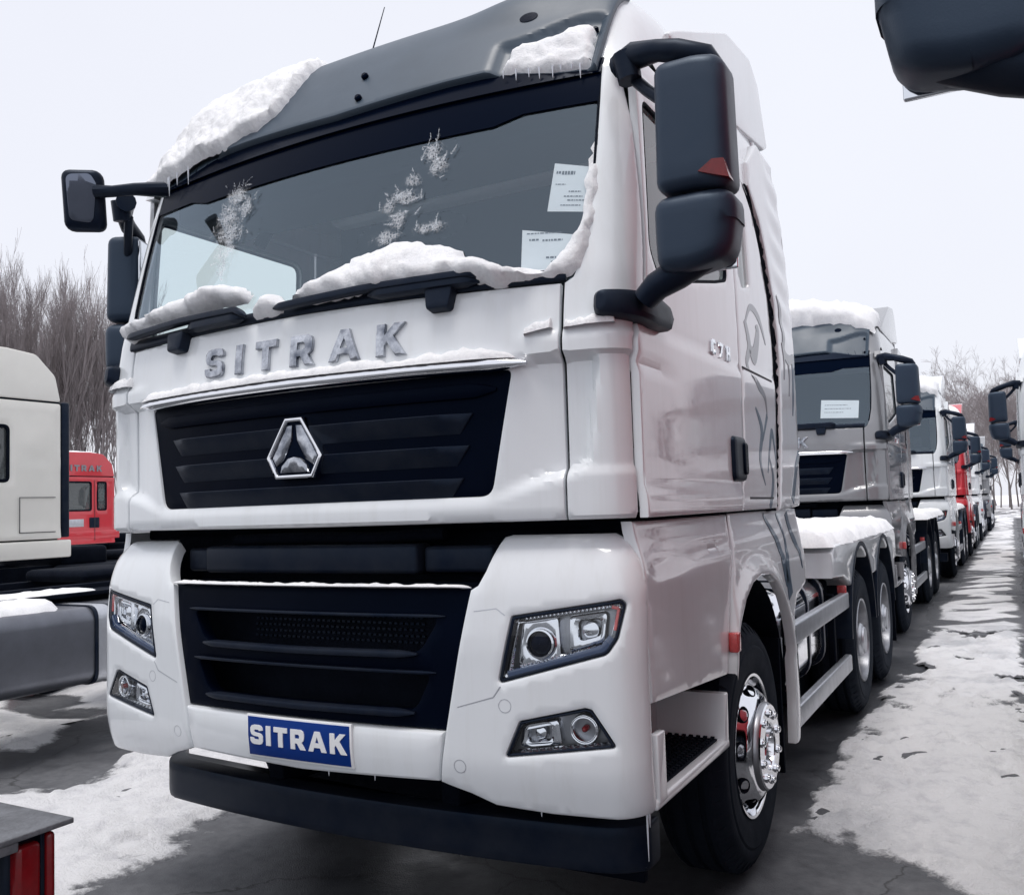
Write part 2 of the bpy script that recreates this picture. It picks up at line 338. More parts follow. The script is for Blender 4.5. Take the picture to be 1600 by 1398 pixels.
def triangulate(loops, res):
    # loops: outer + holes; returns points, triangles, number of boundary points per loop kept in order
    pts = []; edges = []; 
    for lp in loops:
        b = len(pts); pts += lp; edges += [(b+i, b+(i+1) % len(lp)) for i in range(len(lp))]
    q = np.array(loops[0]); x0, y0 = q.min(0); x1, y1 = q.max(0)
    gx = np.arange(x0+res*.5, x1, res); gy = np.arange(y0+res*.5, y1, res)
    if len(gx) and len(gy):
        G = np.array([(a, b) for b in gy for a in gx]); k = pip(G, loops[0])
        for h in loops[1:]: k &= ~pip(G, h)
        G = G[k]
        if len(G):
            d = np.full(len(G), 1e9)
            for lp in loops: d = np.minimum(d, bdist(G, lp))
            G = G[d > res*.4]
            pts = pts + [tuple(g) for g in G]
    r = delaunay_2d_cdt([Vector(p) for p in pts], edges, [], 0, 1e-6)
    V, T, orig = r[0], r[2], r[3]
    cen = np.array([[sum(V[i].x for i in t)/3, sum(V[i].y for i in t)/3] for t in T])
    k = pip(cen, loops[0])
    for h in loops[1:]: k &= ~pip(cen, h)
    back = {}
    for i, lst in enumerate(orig):
        for j in lst: back[j] = i
    return [(v.x, v.y) for v in V], [tuple(t) for t, ok in zip(T, k) if ok], back
def panel(name, poly, surf, material, parent, t=.02, off=0., bev=.006, res=.06, holes=(), disp=None, angle=35, mirror=False, closed=False):
    if mirror:
        poly = [(-a, b) for a, b in poly]; holes = [[(-a, b) for a, b in h] for h in holes]
    if area(poly) < 0: poly = poly[::-1]
    hs = [h[::-1] if area(h) < 0 else h for h in holes]
    outer = densify(poly, res*1.3); hs = [densify(h, res*1.3) for h in hs]
    loops = [inset(outer, bev)] + [inset(h, -bev) for h in hs]
    V2, T, back = triangulate(loops, res)
    D = disp or (lambda a, b: 0.)
    sgn = -1 if mirror else 1
    V = [surf(a, b, off+D(a*sgn, b)) for a, b in V2]; F = [t_ if True else t_ for t_ in T]
    F = []
    for tr in T:
        a, b, c = (V2[i] for i in tr)
        F.append(tr if (b[0]-a[0])*(c[1]-a[1])-(b[1]-a[1])*(c[0]-a[0]) > 0 else tr[::-1])
    base = 0
    for li, (full, lp) in enumerate(zip([outer]+hs, loops)):
        n = len(full); prev = [back[base+i] for i in range(n)]; base += n
        rings = [(.3, -.3*bev), (0., -bev), (0., -t)] if bev > 0 else [(0., -t)]
        for fr, hgt in rings:
            cur = []
            for i in range(n):
                a, b = full[i]; c, d = lp[i]
                q = (a+(c-a)*fr, b+(d-b)*fr)
                cur.append(len(V)); V.append(surf(q[0], q[1], off+hgt+D(a*sgn, b)))
            for i in range(n):
                j = (i+1) % n
                f = (prev[i], cur[i], cur[j], prev[j])
                if len(set(f)) < 4: continue
                F.append(f if li == 0 else f[::-1])
            prev = cur
        if closed and li == 0 and not hs: F.append(tuple(prev[::-1]))
    return mk(name, V, F, material, parent, angle)
def stroke(pts, w, n=24):
    # tapered brush stroke outline through points (a, b); w = half width list
    P = [Vector(p) for p in pts]; out = []; ts = [i*(len(P)-1)/n for i in range(n+1)]
    def cr_(t):
        i = min(int(t), len(P)-2); f = t-i
        p0 = P[max(i-1, 0)]; p1 = P[i]; p2 = P[i+1]; p3 = P[min(i+2, len(P)-1)]
        return .5*((2*p1)+(p2-p0)*f+(2*p0-5*p1+4*p2-p3)*f*f+(3*p1-p0-3*p2+p3)*f**3), w[i]*(1-f)+w[min(i+1, len(w)-1)]*f
    C_ = [cr_(t) for t in ts]; L = []; Rr = []
    for i, (c, ww) in enumerate(C_):
        d = (C_[min(i+1, n)][0]-C_[max(i-1, 0)][0]).normalized(); nn = Vector((-d.y, d.x))*max(ww, .0015)
        L.append(tuple(c+nn)); Rr.append(tuple(c-nn))
    return L+Rr[::-1]
def sst(a, b, x):
    t = min(1, max(0, (x-a)/(b-a))); return t*t*(3-2*t)
def sweep(name, surf, path, h, d, material, parent, off=0., taper=0, n=10, angle=50, N=40):
    # rounded bar lying on a skin: path of (s,z), half height h, half depth d
    pts = [Vector(p) for p in path]; L = [0]
    for i in range(len(pts)-1): L.append(L[-1]+(pts[i+1]-pts[i]).length)
    V = []; F = []
    for k in range(N+1):
        u = L[-1]*k/N; i = 0
        while i < len(pts)-2 and u > L[i+1]: i += 1
        f = (u-L[i])/(L[i+1]-L[i]); c = pts[i].lerp(pts[i+1], f); dr = (pts[i+1]-pts[i]).normalized(); nn = Vector((-dr.y, dr.x))
        tp = 1.
        if taper: tp = max(.06, min(1, min(u, L[-1]-u)/taper))**.5
        for j in range(n):
            a = 2*math.pi*j/n; ca, sa = math.cos(a), math.sin(a)
            ca = math.copysign(abs(ca)**.6, ca); sa = math.copysign(abs(sa)**.6, sa)
            q = c+nn*h*sa*tp
            V.append(surf(q.x, q.y, off+d*ca*tp))
    for k in range(N):
        for j in range(n): F.append((k*n+j, (k+1)*n+j, (k+1)*n+(j+1) % n, k*n+(j+1) % n))
    F += [tuple(range(n)), tuple(range(N*n, N*n+n))[::-1]]
    mb = MB(); mb.add(V, F); return mb.obj(name, material, parent, angle)
def fbm(x, y, z=0., o=4): 
    return mnoise.fractal((x, y, z), 1.0, 2.0, o)
def snow_patch(name, poly, surf, thick, label, cat='snow', seed=0., res=.018, edge=.05, rough=.35, jag=.012, off=.0, parent=None, group=None, prof=None):
    # a lump of lying snow: irregular outline, thickness growing in from the edge
    if area(poly) < 0: poly = poly[::-1]
    p = densify(poly, res*1.2); N = len(p); q = []
    nn = inset(p, 1.0)
    for i in range(N):
        k = jag*(fbm(p[i][0]*9+seed, p[i][1]*9, 1.3)+.8*fbm(p[i][0]*31+seed, p[i][1]*31, 4.1)+.5*fbm(p[i][0]*80+seed, p[i][1]*80, 2.7))
        d = (nn[i][0]-p[i][0], nn[i][1]-p[i][1]); l = math.hypot(*d) or 1
        q.append((p[i][0]+d[0]/l*k, p[i][1]+d[1]/l*k))
    V2, T, back = triangulate([q], res)
    P = np.array(V2); d = bdist(P, q); V = []
    for (a, b), dd in zip(V2, d):
        e = min(1, dd/edge); e = math.sqrt(max(0, 1-(1-e)**2))
        th = thick*(prof(a, b) if prof else 1)
        h = th*e*(1+rough*fbm(a*7+seed, b*7, 2.2)+rough*.55*fbm(a*28+seed, b*28, .5)) + e*.007*fbm(a*75, b*75, seed)
        V.append(surf(a, b, off-.004+max(h, 0)))
    F = []
    for tr in T:
        a, b, c = (V2[i] for i in tr)
        F.append(tr if (b[0]-a[0])*(c[1]-a[1])-(b[1]-a[1])*(c[0]-a[0]) > 0 else tr[::-1])
    ob = mk(name, V, F, M['snow'], parent, 80)
    if parent is None: tag(ob, label, cat, group)
    return ob
# block capitals in a unit box: list of (outline, holes, width)
def _arc(cx, cy, rx, ry, a0, a1, n=10): return [(cx+rx*math.cos(R_(a0+(a1-a0)*k/n)), cy+ry*math.sin(R_(a0+(a1-a0)*k/n))) for k in range(n+1)]
def _S():
    t = .27
    o = _arc(.62, .72, .40, .28, 20, 90)+_arc(.40, .72, .38, .28, 90, 270, 12)[1:]
    o = [(1.0, .74), (.98, .86), (.88, .96), (.7, 1.0), (.32, 1.0), (.12, .95), (.02, .83), (.02, .64), (.10, .49), (.28, .42), (.62, .40), (.70, .36), (.70, .29), (.62, .25), (.36, .25), (.30, .28), (.29, .33),
         (0, .33), (.02, .15), (.12, .04), (.3, 0), (.72, 0), (.92, .05), (1.0, .17), (1.0, .40), (.92, .52), (.74, .58), (.42, .60), (.33, .63), (.32, .70), (.38, .75), (.62, .75), (.69, .73), (.70, .69)]
    return o
GLYPH = {
 'S': (_S(), [], 1.0),
 'I': ([(0, 0), (.36, 0), (.36, 1), (0, 1)], [], .36),
 'T': ([(.34, 0), (.68, 0), (.68, .74), (1.02, .74), (1.02, 1), (0, 1), (0, .74), (.34, .74)], [], 1.02),
 'R': ([(0, 0), (.33, 0), (.33, .3), (.48, .3), (.70, 0), (1.08, 0), (.82, .36), (.96, .46), (1.0, .62), (1.0, .78), (.93, .93), (.76, 1.0), (0, 1)], [[(.33, .54), (.58, .54), (.66, .58), (.66, .70), (.58, .75), (.33, .75)]], 1.05),
 'A': ([(0, 0), (.34, 0), (.42, .2), (.84, .2), (.92, 0), (1.27, 0), (.82, 1), (.46, 1)], [[(.50, .42), (.76, .42), (.63, .74)]], 1.27),
 'K': ([(0, 0), (.33, 0), (.33, .34), (.42, .43), (.74, 0), (1.14, 0), (.66, .62), (1.08, 1), (.68, 1), (.33, .66), (.33, 1), (0, 1)], [], 1.12),
 'C': ([(.95, .32), (.62, .32), (.58, .26), (.38, .26), (.33, .32), (.33, .68), (.38, .74), (.58, .74), (.62, .68), (.95, .68), (.92, .88), (.76, 1), (.2, 1), (0, .85), (0, .15), (.2, 0), (.76, 0), (.92, .12)], [], .95),
 '7': ([(.15, 0), (.5, 0), (.95, .76), (.95, 1), (0, 1), (0, .74), (.56, .74)], [], .95),
 'H': ([(0, 0), (.32, 0), (.32, .37), (.66, .37), (.66, 0), (.98, 0), (.98, 1), (.66, 1), (.66, .63), (.32, .63), (.32, 1), (0, 1)], [], .98),
}
def letters(text, surf, s0, s1, z0, h, material, parent, t=.012, off=.012, bev=.003, zfun=None, res=.03):
    ws = [GLYPH[c][2] for c in text]; tot = sum(ws)
    k = h*1.0*.92
    gap = ((s1-s0)-tot*k)/(len(text)-1)
    x = s0
    for c, w in zip(text, ws):
        o_, hs, _ = GLYPH[c]
        f = lambda p: (x+p[0]*k, (zfun(x) if zfun else z0)+p[1]*h)
        panel('letter', [f(p) for p in o_], surf, material, parent, t=t, off=off, bev=bev, res=res, holes=[[f(p) for p in hh] for hh in hs], angle=30)
        x += w*k+gap
# ------------------------------------------------------------------ curved skins of the truck
def lerp_tab(tab):
    # smooth (monotone-ish) interpolation through a table
    xs=[a for a,b in tab]; ys=[b for a,b in tab]; n=len(xs)
    m=[0]*n
    d=[(ys[i+1]-ys[i])/(xs[i+1]-xs[i]) for i in range(n-1)]
    m[0]=d[0]; m[-1]=d[-1]
    for i in range(1,n-1):
        m[i]=0 if d[i-1]*d[i]<=0 else 2*d[i-1]*d[i]/(d[i-1]+d[i])
    def f(x):
        if x<=xs[0]: return ys[0]+m[0]*(x-xs[0])
        if x>=xs[-1]: return ys[-1]+m[-1]*(x-xs[-1])
        i=0
        while x>xs[i+1]: i+=1
        h=xs[i+1]-xs[i]; t=(x-xs[i])/h
        return ((1+2*t)*(1-t)**2*ys[i]+t*(1-t)**2*h*m[i]+t*t*(3-2*t)*ys[i+1]+t*t*(t-1)*h*m[i+1])
    return f
class Skin:
    # vertical skin: bowed front, rounded corners, straight sides; s = distance along the outline from the middle
    def __init__(S,prof,W,B,r):
        S.prof=lerp_tab(prof); S.W=lerp_tab(W); S.B=B; S.r=r; S.c={}
    def out(S,z):
        k=round(z,4)
        if k not in S.c:
            W=S.W(z); r=S.r; xe=W-r
            for _ in range(12):
                ph=math.atan(2*S.B*xe); xe=W-r+r*math.sin(ph)
            ph=math.atan(2*S.B*xe)
            yf=S.prof(z); ye=yf+S.B*xe*xe
            S.c[k]=(W,r,xe,ph,yf,xe-r*math.sin(ph),ye+r*math.cos(ph),r*(math.pi/2-ph))
        return S.c[k]
    def raw(S,s,z):
        W,r,xe,ph,yf,cx,cy,arc=S.out(z)
        sg=1 if s>=0 else -1; a=abs(s)
        if a<=xe: return (s,yf+S.B*s*s,z)
        a-=xe
        if a<=arc:
            t=ph+a/r
            return (sg*(cx+r*math.sin(t)),cy-r*math.cos(t),z)
        return (sg*W,cy+a-arc,z)
    def s_of_y(S,y,z):
        W,r,xe,ph,yf,cx,cy,arc=S.out(z)
        return xe+arc+(y-cy)
    def __call__(S,s,z,off=0.0):
        return offp(S.raw,s,z,off)
def offp(raw,s,z,off):
    p=raw(s,z)
    if not off: return p
    e=.004
    a=raw(s+e,z);b=raw(s-e,z);c=raw(s,z+e);d=raw(s,z-e)
    u=[a[i]-b[i] for i in range(3)];v=[c[i]-d[i] for i in range(3)]
    n=(u[1]*v[2]-u[2]*v[1],u[2]*v[0]-u[0]*v[2],u[0]*v[1]-u[1]*v[0])
    l=math.sqrt(n[0]**2+n[1]**2+n[2]**2) or 1
    return tuple(p[i]+n[i]/l*off for i in range(3))
cab=Skin([(1.40,-.02),(1.54,-.03),(2.1,-.03),(2.34,.0),(2.44,.025),(3.12,.215),(3.3,.29)],[(1.4,1.235),(2.3,1.235),(3.1,1.215),(3.3,1.21)],.09,.15)
bump=Skin([(.55,.02),(.64,-.03),(.8,-.06),(1.1,-.06),(1.3,-.045),(1.4,-.02),(1.48,.03),(1.53,.1)],[(.6,1.235),(.7,1.25),(1.3,1.25),(1.42,1.235),(1.5,1.19)],.085,.13)
# side plane of the cab: (y, z) -> point at x = W(z)
def side_raw(y,z): return (cab.W(z),y,z)
def side(y,z,off=0.0): return offp(side_raw,y,z,off)
# roof dome: s = x position across, b = distance along the roof profile from the windscreen header
_rp=[(.215,3.12),(.29,3.25),(.37,3.38),(.45,3.49),(.55,3.57),(.78,3.64),(1.3,3.69),(2.2,3.70)]
_L=[0.0]
for _i in range(len(_rp)-1): _L.append(_L[-1]+math.dist(_rp[_i],_rp[_i+1]))
roofy=lerp_tab([(l,p[0]) for l,p in zip(_L,_rp)]); roofz=lerp_tab([(l,p[1]) for l,p in zip(_L,_rp)])
ROOF_L=_L[-1]
def roof_raw(s,b):
    W=1.215-.02*min(1,max(0,b)/.6)
    t=min(.9999,abs(s)/W)
    g=(1-t**16)**.5
    y=roofy(b);z=roofz(b)
    fw=max(0,1-max(0,y-.2)/1.6)
    return (s,y+.09*s*s*fw+.06*(1-g)*fw,3.12+(z-3.12)*g)
def roof(s,b,off=0.0): return offp(roof_raw,s,b,off)
# side plane of the cab: a = +y on the truck's left flank (image right), -y on the other flank
def side_raw(a, z):
    return (cab.W(z)*(1 if a >= 0 else -1), abs(a), z)
def side(a, z, off=0.): return offp(side_raw, a, z, off)
def plane_x(x):
    def f(a, z, off=0.): return ((x+off)*(1 if a >= 0 else -1), abs(a), z)
    return f
def flatskin(y0):
    def f(s, z, off=0.): return (s, y0-off, z)
    return f

# ------------------------------------------------------------------ the tractor truck
AXLES = (1.475, 4.70, 6.03)
def lip_curve(s):
    a = abs(s)
    return 1.615 if a < .74 else 1.615+.07*sst(.70, 1.05, a)+.02*sst(1.0, 1.1, a)
def front_relief(s, z):
    a = abs(s)
    rec = sst(.78, 1.03, a)*(1-sst(1.105, 1.135, a+(z-1.9)*-.10))*(1-sst(2.06, 2.082, z))*sst(0, .03, z-lip_curve(s)-.35*max(0, a-1.06))
    led = sst(.84, 1.0, a)*sst(2.07, 2.085, z)*(1-sst(2.135, 2.165, z))
    low = (1-sst(-.012, .012, z-lip_curve(s)))*.010
    return -.034*rec+.016*led+low*sst(1.55, 1.56, z)
def pane(name, poly, surf, material, parent, off, res=.08, mirror=False, frame=None):
    return panel(name, poly, surf, material, parent, t=.006, off=off, bev=0, res=res, mirror=mirror)

def build_wheel(parent, y, sg, front):
    w = empty('front_wheel' if front else 'rear_wheel', (sg*(1.22 if front else 1.23), y, .53), parent)
    R = .525; wd = .31
    tp = [(-wd, .30), (-wd-.005, .36), (-wd+.0, .44), (-wd+.03, R-.035), (-wd+.055, R-.008), (-wd+.07, R)]
    for g in (-.225, -.155, -.085): tp += [(g-.012, R), (g-.010, R-.014), (g+.010, R-.014), (g+.012, R)]
    tp += [(-.06, R), (-.045, R-.006), (-.022, R-.035), (-.002, .465), (.004, .44), (.001, .425), (.006, .415), (.004, .37), (-.004, .318), (-.015, .300), (-.03, .292)]
    mb = MB(); mb.lathe(tp, n=72, sgn=sg); mb.obj('tyre', M['rubber'], w, 28)
    mb = MB()                                   # shoulder lugs
    for k in range(52):
        a = 2*math.pi*k/52; d = .028
        pr = []
        for (x, r) in ((-.055, R-.004), (-.028, R-.028), (-.008, R-.062), (-.014, R-.07), (-.06, R-.02)):
            for s_ in (-1, 1): pr.append((sg*(x+.004), (r+.004)*math.cos(a+s_*d/R*.55), (r+.004)*math.sin(a+s_*d/R*.55)))
        mb.add(pr, [(0,1,3,2),(2,3,5,4),(4,5,7,6),(0,2,4,6,8),(1,9,7,5,3)])
    ob = mb.obj('tread_lugs', M['rubber'], w, 30); ob['kind'] = 'stuff'
    if front:
        rp = [(-.20, .30), (-.06, .296), (-.012, .304), (-.002, .302), (-.004, .290), (-.022, .282), (-.05, .278), (-.035, .262), (.012, .235), (.035, .205), (.042, .178), (.042, .10)]
    else:
        rp = [(-.20, .30), (-.03, .298), (-.006, .304), (.0, .300), (-.006, .288), (-.05, .278), (-.16, .268), (-.19, .24), (-.165, .20), (-.15, .17), (-.15, .08)]
    mb = MB(); mb.lathe(rp, n=64, sgn=sg); rim = mb.obj('rim', M['chrome'] if front else M['rearrim'], w, 30)
    # hand holes: dark wells let into the rim disc
    hm = None
    for k in range(10):
        a = 2*math.pi*(k+.3)/10
        if hm is None:
            rr = .243; n = 16; V = []
            nrm = Vector((sg, 0, .75 if front else 0)).normalized(); tan = Vector((0, 1, 0)); u2 = tan.cross(nrm).normalized(); c = Vector((sg*(.004 if front else -.187), 0, rr))
            for rr_, hh in ((1.12, .002), (1.0, .006), (.9, .004), (.85, -.02)):
                V += [c+nrm*hh+(tan*.033*math.cos(2*math.pi*j/n)+u2*.024*math.sin(2*math.pi*j/n))*rr_ for j in range(n)]
            F = [(i*n+j, i*n+(j+1) % n, (i+1)*n+(j+1) % n, (i+1)*n+j) for i in range(3) for j in range(n)]+[tuple(range(3*n, 4*n))]
            mb = MB(); mb.add(V, F); ob = mb.obj('hand_hole', M['matt'], w, 40); hm = ob.data
        else: ob = link('hand_hole', hm, w)
        ob.rotation_euler = (a, 0, 0)
    if front:
        hp = [(.03, .182), (.036, .186), (.052, .184), (.060, .178)]
        mb = MB(); mb.lathe(hp, n=56, sgn=sg); mb.obj('hub_band', M['tank'], w, 30)
        fp = [(.060, .180), (.066, .174), (.066, .100), (.060, .094), (.030, .088), (.022, .06), (.020, .0001)]
        mb = MB(); mb.lathe(fp, n=56, sgn=sg); mb.obj('hub_flange', M['chrome'], w, 30)
        nx, nr, nrad = .066, .140, .0155
    else:
        fp = [(-.16, .125), (-.02, .12), (-.005, .11), (.0, .095), (.012, .09), (.014, .0001)]
        mb = MB(); mb.lathe(fp, n=48, sgn=sg); mb.obj('hub', M['satin'], w, 30)
        nx, nr, nrad = -.152, .168, .016
    me = None
    for k in range(10):
        a = 2*math.pi*(k+.5)/10
        if me is None:
            mb = MB(); mb.lathe([(0, nrad*1.25), (.006, nrad*1.25), (.007, nrad), (.013, nrad*.96), (.017, nrad*.5), (.0172, .0005)], n=12, sgn=sg)
            ob = mb.obj('wheel_nut', M['chrome'], w, 30); me = ob.data
        else: ob = link('wheel_nut', me, w)
        ob.location = (sg*nx, nr*math.cos(a), nr*math.sin(a))
    if not front:
        mb = MB(); mb.lathe([(-.36+a_, b_) for a_, b_ in tp], n=48, sgn=sg); mb.obj('inner_tyre', M['rubber'], w, 28)
    return w

def build_truck(name='tractor_truck'):
    T = empty(name); W = M['white']; PL = M['plastic']
    # ---- front flap with the grille opening
    GR = fillet([(-.855, 2.045), (-.775, 1.632), (.775, 1.632), (.855, 2.045)], [.02, .05, .05, .02])
    wsb = [(-1.022, 2.318), (-.5, 2.328), (0, 2.333), (.5, 2.328), (1.022, 2.318)]
    FP = [(-1.022, 1.548), (0, 1.545), (1.022, 1.548)]+wsb[::-1]
    panel('front_panel', FP, cab, W, T, t=.03, bev=.007, res=.016, holes=[GR], disp=front_relief)
    gp = panel('upper_grille', inset(densify(GR, .05)[::-1] if area(GR) < 0 else GR, -.004), cab, M['grille'], T, t=.02, off=-.012, bev=.004, res=.06)
    for z0, s0 in ((1.915, .715), (1.808, .70), (1.700, .675)):
        # each slat: a ledge facing up, flush again at its lower edge
        panel('slat', [(-s0, z0-.004), (s0, z0-.004), (s0-.05, z0-.072), (-s0+.05, z0-.072)], cab, PL, gp, t=.03, off=-.010, bev=.003, res=.025,
              disp=lambda a, z, z0=z0, s0=s0: .026*sst(z0-.072, z0-.012, z)*(1-sst(s0-.10, s0-.01, abs(a))*.8))
    sweep('slat', cab, [(-.80, 1.985), (.80, 1.985)], .026, .010, M['grille'], gp, off=-.008, taper=.08, n=12)
    tr = sweep('chrome_trim', cab, [(-.915, 2.060), (-.5, 2.066), (0, 2.068), (.5, 2.066), (.915, 2.060)], .022, .034, M['chrome'], T, off=.012, taper=.12, n=14, N=60)
    letters('SITRAK', cab, -.488, .475, 2.122, .116, M['letter'], T, t=.016, off=.014, bev=.004, zfun=lambda s: 2.135-.008*(s+.488))
    # emblem: rimmed shield with three petals
    sh = [(-.040, 1.945), (.040, 1.945), (.132, 1.803), (.088, 1.722), (-.088, 1.722), (-.132, 1.803)]
    em = panel('emblem', sh, cab, M['chrome'], T, t=.05, off=.03, bev=.008, res=.03, holes=[inset(sh[::-1], .017)])
    panel('shield_back', inset(sh[::-1], .014), cab, M['band'], em, t=.03, off=.018, bev=0, res=.04)
    for sg in (-1, 1):
        panel('petal', [(-.006, 1.920), (-.036, 1.918), (-.108, 1.803), (-.088, 1.768), (-.052, 1.79), (-.012, 1.86)], cab, M['letter'], em, t=.02, off=.026, bev=.010, res=.02, mirror=sg > 0)
    panel('petal', [(-.070, 1.742), (.070, 1.742), (.062, 1.772), (.03, 1.80), (0, 1.806), (-.03, 1.80), (-.062, 1.772)], cab, M['letter'], em, t=.02, off=.03, bev=.014, res=.02)
    # ---- corners with the A-pillars
    def dl(z): 
        y = .165 if z < 2.12 else (.165+.13*sst(2.12, 2.34, z)+.035*sst(2.34, 3.0, z))
        return cab.s_of_y(y, z)
    inner = [(1.030, 1.548), (1.032, 1.9), (1.034, 2.318), (1.062, 2.335), (1.088, 2.40), (1.106, 2.52), (1.112, 2.7), (1.106, 2.99), (1.10, 3.135)]
    outer = [(dl(z), z) for z in (3.135, 2.9, 2.6, 2.4, 2.3, 2.2, 2.12, 1.9, 1.7, 1.548)]
    for mi in (False, True):
        panel('corner_panel', inner+outer, cab, W, T, t=.03, bev=.006, res=.015, disp=front_relief, mirror=mi)
    # ---- windscreen and its black header band
    wsp = [(-1.135, 3.14), (-1.135, 2.6), (-1.10, 2.33), (0, 2.325), (1.10, 2.33), (1.135, 2.6), (1.135, 3.14)]
    pane('windscreen', wsp, cab, M['glass'], T, -.010, res=.07)
    bb = [(1.103, 2.985), (.83, 2.985), (.72, 2.955), (-.72, 2.955), (-.83, 2.985), (-1.103, 2.985), (-1.102, 3.15), (1.102, 3.15)]
    panel('header_band', bb, cab, M['band'], T, t=.004, off=-.003, bev=0, res=.06)
    # black rubber at the screen's sides
    for mi in (False, True):
        panel('screen_seal', [(1.112, 2.40), (1.108, 3.0), (1.098, 3.0), (1.101, 2.7), (1.096, 2.52), (1.075, 2.39)], cab, M['matt'], T, t=.008, off=-.003, bev=0, res=.05, mirror=mi)
    # ---- cowl strip, wipers
    sweep('cowl_strip', cab, [(-1.06, 2.345), (0, 2.355), (1.04, 2.345)], .022, .012, PL, T, off=-.004, n=10, N=50)
    for pth, hub in (([(-.10, 2.352), (.30, 2.366), (.72, 2.366), (.76, 2.352)], (.605, 2.305)), ([(-1.02, 2.362), (-.62, 2.375), (-.30, 2.372), (-.24, 2.345)], (-.665, 2.305))):
        wp = sweep('wiper', cab, pth, .013, .018, PL, T, off=.045, taper=.04, n=10, N=50)
        a, b = pth[1][0], pth[2][0]
        sweep('wiper_link', cab, [(a+.02, 2.350), (b, 2.352), (b+.03, 2.345)], .020, .028, PL, wp, off=.028, taper=.05)
        panel('wiper_mount', fillet([(hub[0]-.055, 2.345), (hub[0]-.042, 2.262), (hub[0]+.042, 2.262), (hub[0]+.055, 2.345)], .018), cab, PL, wp, t=.06, off=.045, bev=.01, res=.03)
    # ---- doors, sleeper side, wheel arch skin
    for mi in (False, True):
        def ysd(lst): return lst
        WIN = fillet([(.385, 3.0), (.350, 2.46), (.44, 2.365), (.75, 2.42), (1.15, 2.50), (1.34, 2.545), (1.35, 3.0)], [.05, .10, .08, .2, .2, .06, .06])
        DOOR = [(.172, 1.548), (1.33, 1.548), (1.425, 1.82), (1.45, 2.17), (1.46, 2.6), (1.46, 3.10), (.335, 3.10), (.332, 2.9), (.315, 2.45), (.302, 2.34), (.24, 2.24), (.176, 2.12)]
        def drel(y, z):
            g = -.010*math.exp(-((z-2.172)/.009)**2)*sst(.17, .22, y)
            g += -.012*math.exp(-((z-(2.045-.03*(y-.2)))/.013)**2)*(1-sst(.35, .62, y))
            g += .012*(1-sst(1.60, 1.66, z))+.010*(1-sst(2.16, 2.18, z))
            return g
        d = panel('door', DOOR, side, W, T, t=.03, off=.004, bev=.006, res=.028, holes=[WIN], disp=drel, mirror=mi)
        pane('door_window', inset(WIN if area(WIN) > 0 else WIN[::-1], -.02), side, M['sideglass'], d, -.012, mirror=mi)
        panel('window_seal', inset(WIN if area(WIN) > 0 else WIN[::-1], -.003), side, M['matt'], d, t=.012, off=.002, bev=.002, res=.06, holes=[inset(WIN if area(WIN) > 0 else WIN[::-1], .012)], mirror=mi)
        h = panel('door_handle', fillet([(1.215, 1.865), (1.215, 1.672), (1.40, 1.672), (1.40, 1.865)], .035), side, PL, d, t=.04, off=.035, bev=.018, res=.04, mirror=mi)
        panel('handle_grip', fillet([(1.33, 1.84), (1.33, 1.70), (1.385, 1.70), (1.385, 1.84)], .02), side, M['band'], h, t=.02, off=.045, bev=.008, res=.05, mirror=mi)
        # quarter window in the panel behind the door
        QW = fillet([(1.56, 2.95), (1.555, 2.62), (1.60, 2.57), (1.74, 2.60), (1.75, 2.95)], .03)
        SEAL = [(1.535, 2.03), (1.9, 2.14), (2.3, 2.20), (2.6, 2.165), (2.85, 2.07), (3.0, 1.98), (3.13, 1.80)]
        SP = [(1.345, 1.548), (2.02, 1.548)]+[(y-.06, z) for z, y in SEAL[1:]]+[(1.475, 3.10), (1.474, 2.6), (1.464, 2.17), (1.438, 1.82)]
        sp = panel('sleeper_panel', SP, side, W, T, t=.03, off=.002, bev=.006, res=.035, holes=[QW], mirror=mi, disp=lambda y, z: .010*(1-sst(2.16, 2.18, z)))
        pane('sleeper_window', inset(QW if area(QW) > 0 else QW[::-1], -.01), side, M['sideglass'], sp, -.010, mirror=mi)
        # locker hatch shut lines
        for q in ([(1.50, 2.192), (2.06, 2.186), (2.06, 2.176), (1.50, 2.182)], [(1.50, 1.606), (1.95, 1.603), (1.95, 1.593), (1.50, 1.596)], [(1.50, 2.19), (1.508, 2.19), (1.49, 1.6), (1.482, 1.6)]):
            panel('shut_line', q, side, M['gap'], sp, t=.004, off=.0135 if q[2][1] < 2.1 and q[0][1] < 2.1 else .008, bev=0, res=.1, mirror=mi)
        # corrugated black seal in front of the side fairing
        band = [(y-.055, z) for z, y in SEAL]+[(y+.045, z) for z, y in SEAL[::-1]]
        panel('fairing_seal', band, side, M['matt'], T, t=.03, off=-.004, bev=.004, res=.02, mirror=mi, disp=lambda y, z: .010*math.sin(z*110+y*60))
        # side fairing with its rippled upper half
        FR = [(y+.05, z) for z, y in SEAL]+[(1.86, 3.25), (2.10, 3.42), (2.42, 3.40), (2.52, 3.2), (2.60, 2.9), (2.63, 2.5), (2.62, 2.0), (2.60, 1.70), (2.56, 1.552)]
        def frel(y, z):
            k = sst(2.35, 2.55, z)*sst(0, .25, y-2.15)
            return .007*k*math.sin((z+.1*y)*2*math.pi/.165)*(1-.7*sst(2.42, 2.6, y))
        panel('side_fairing', FR, side, W, T, t=.05, off=.012, bev=.012, res=.03, disp=frel, mirror=mi)
        # step cover panel below the door
        SK = [(.176, 1.536), (1.262, 1.536), (1.15, 1.24), (1.06, .905), (.20, .962), (.176, 1.30)]
        def krel(y, z):
            return -.035*sst(1.36, 1.54, z)-.012*math.exp(-((z-1.37-.04*y)/.016)**2)*sst(.2, .3, y)+.0*y
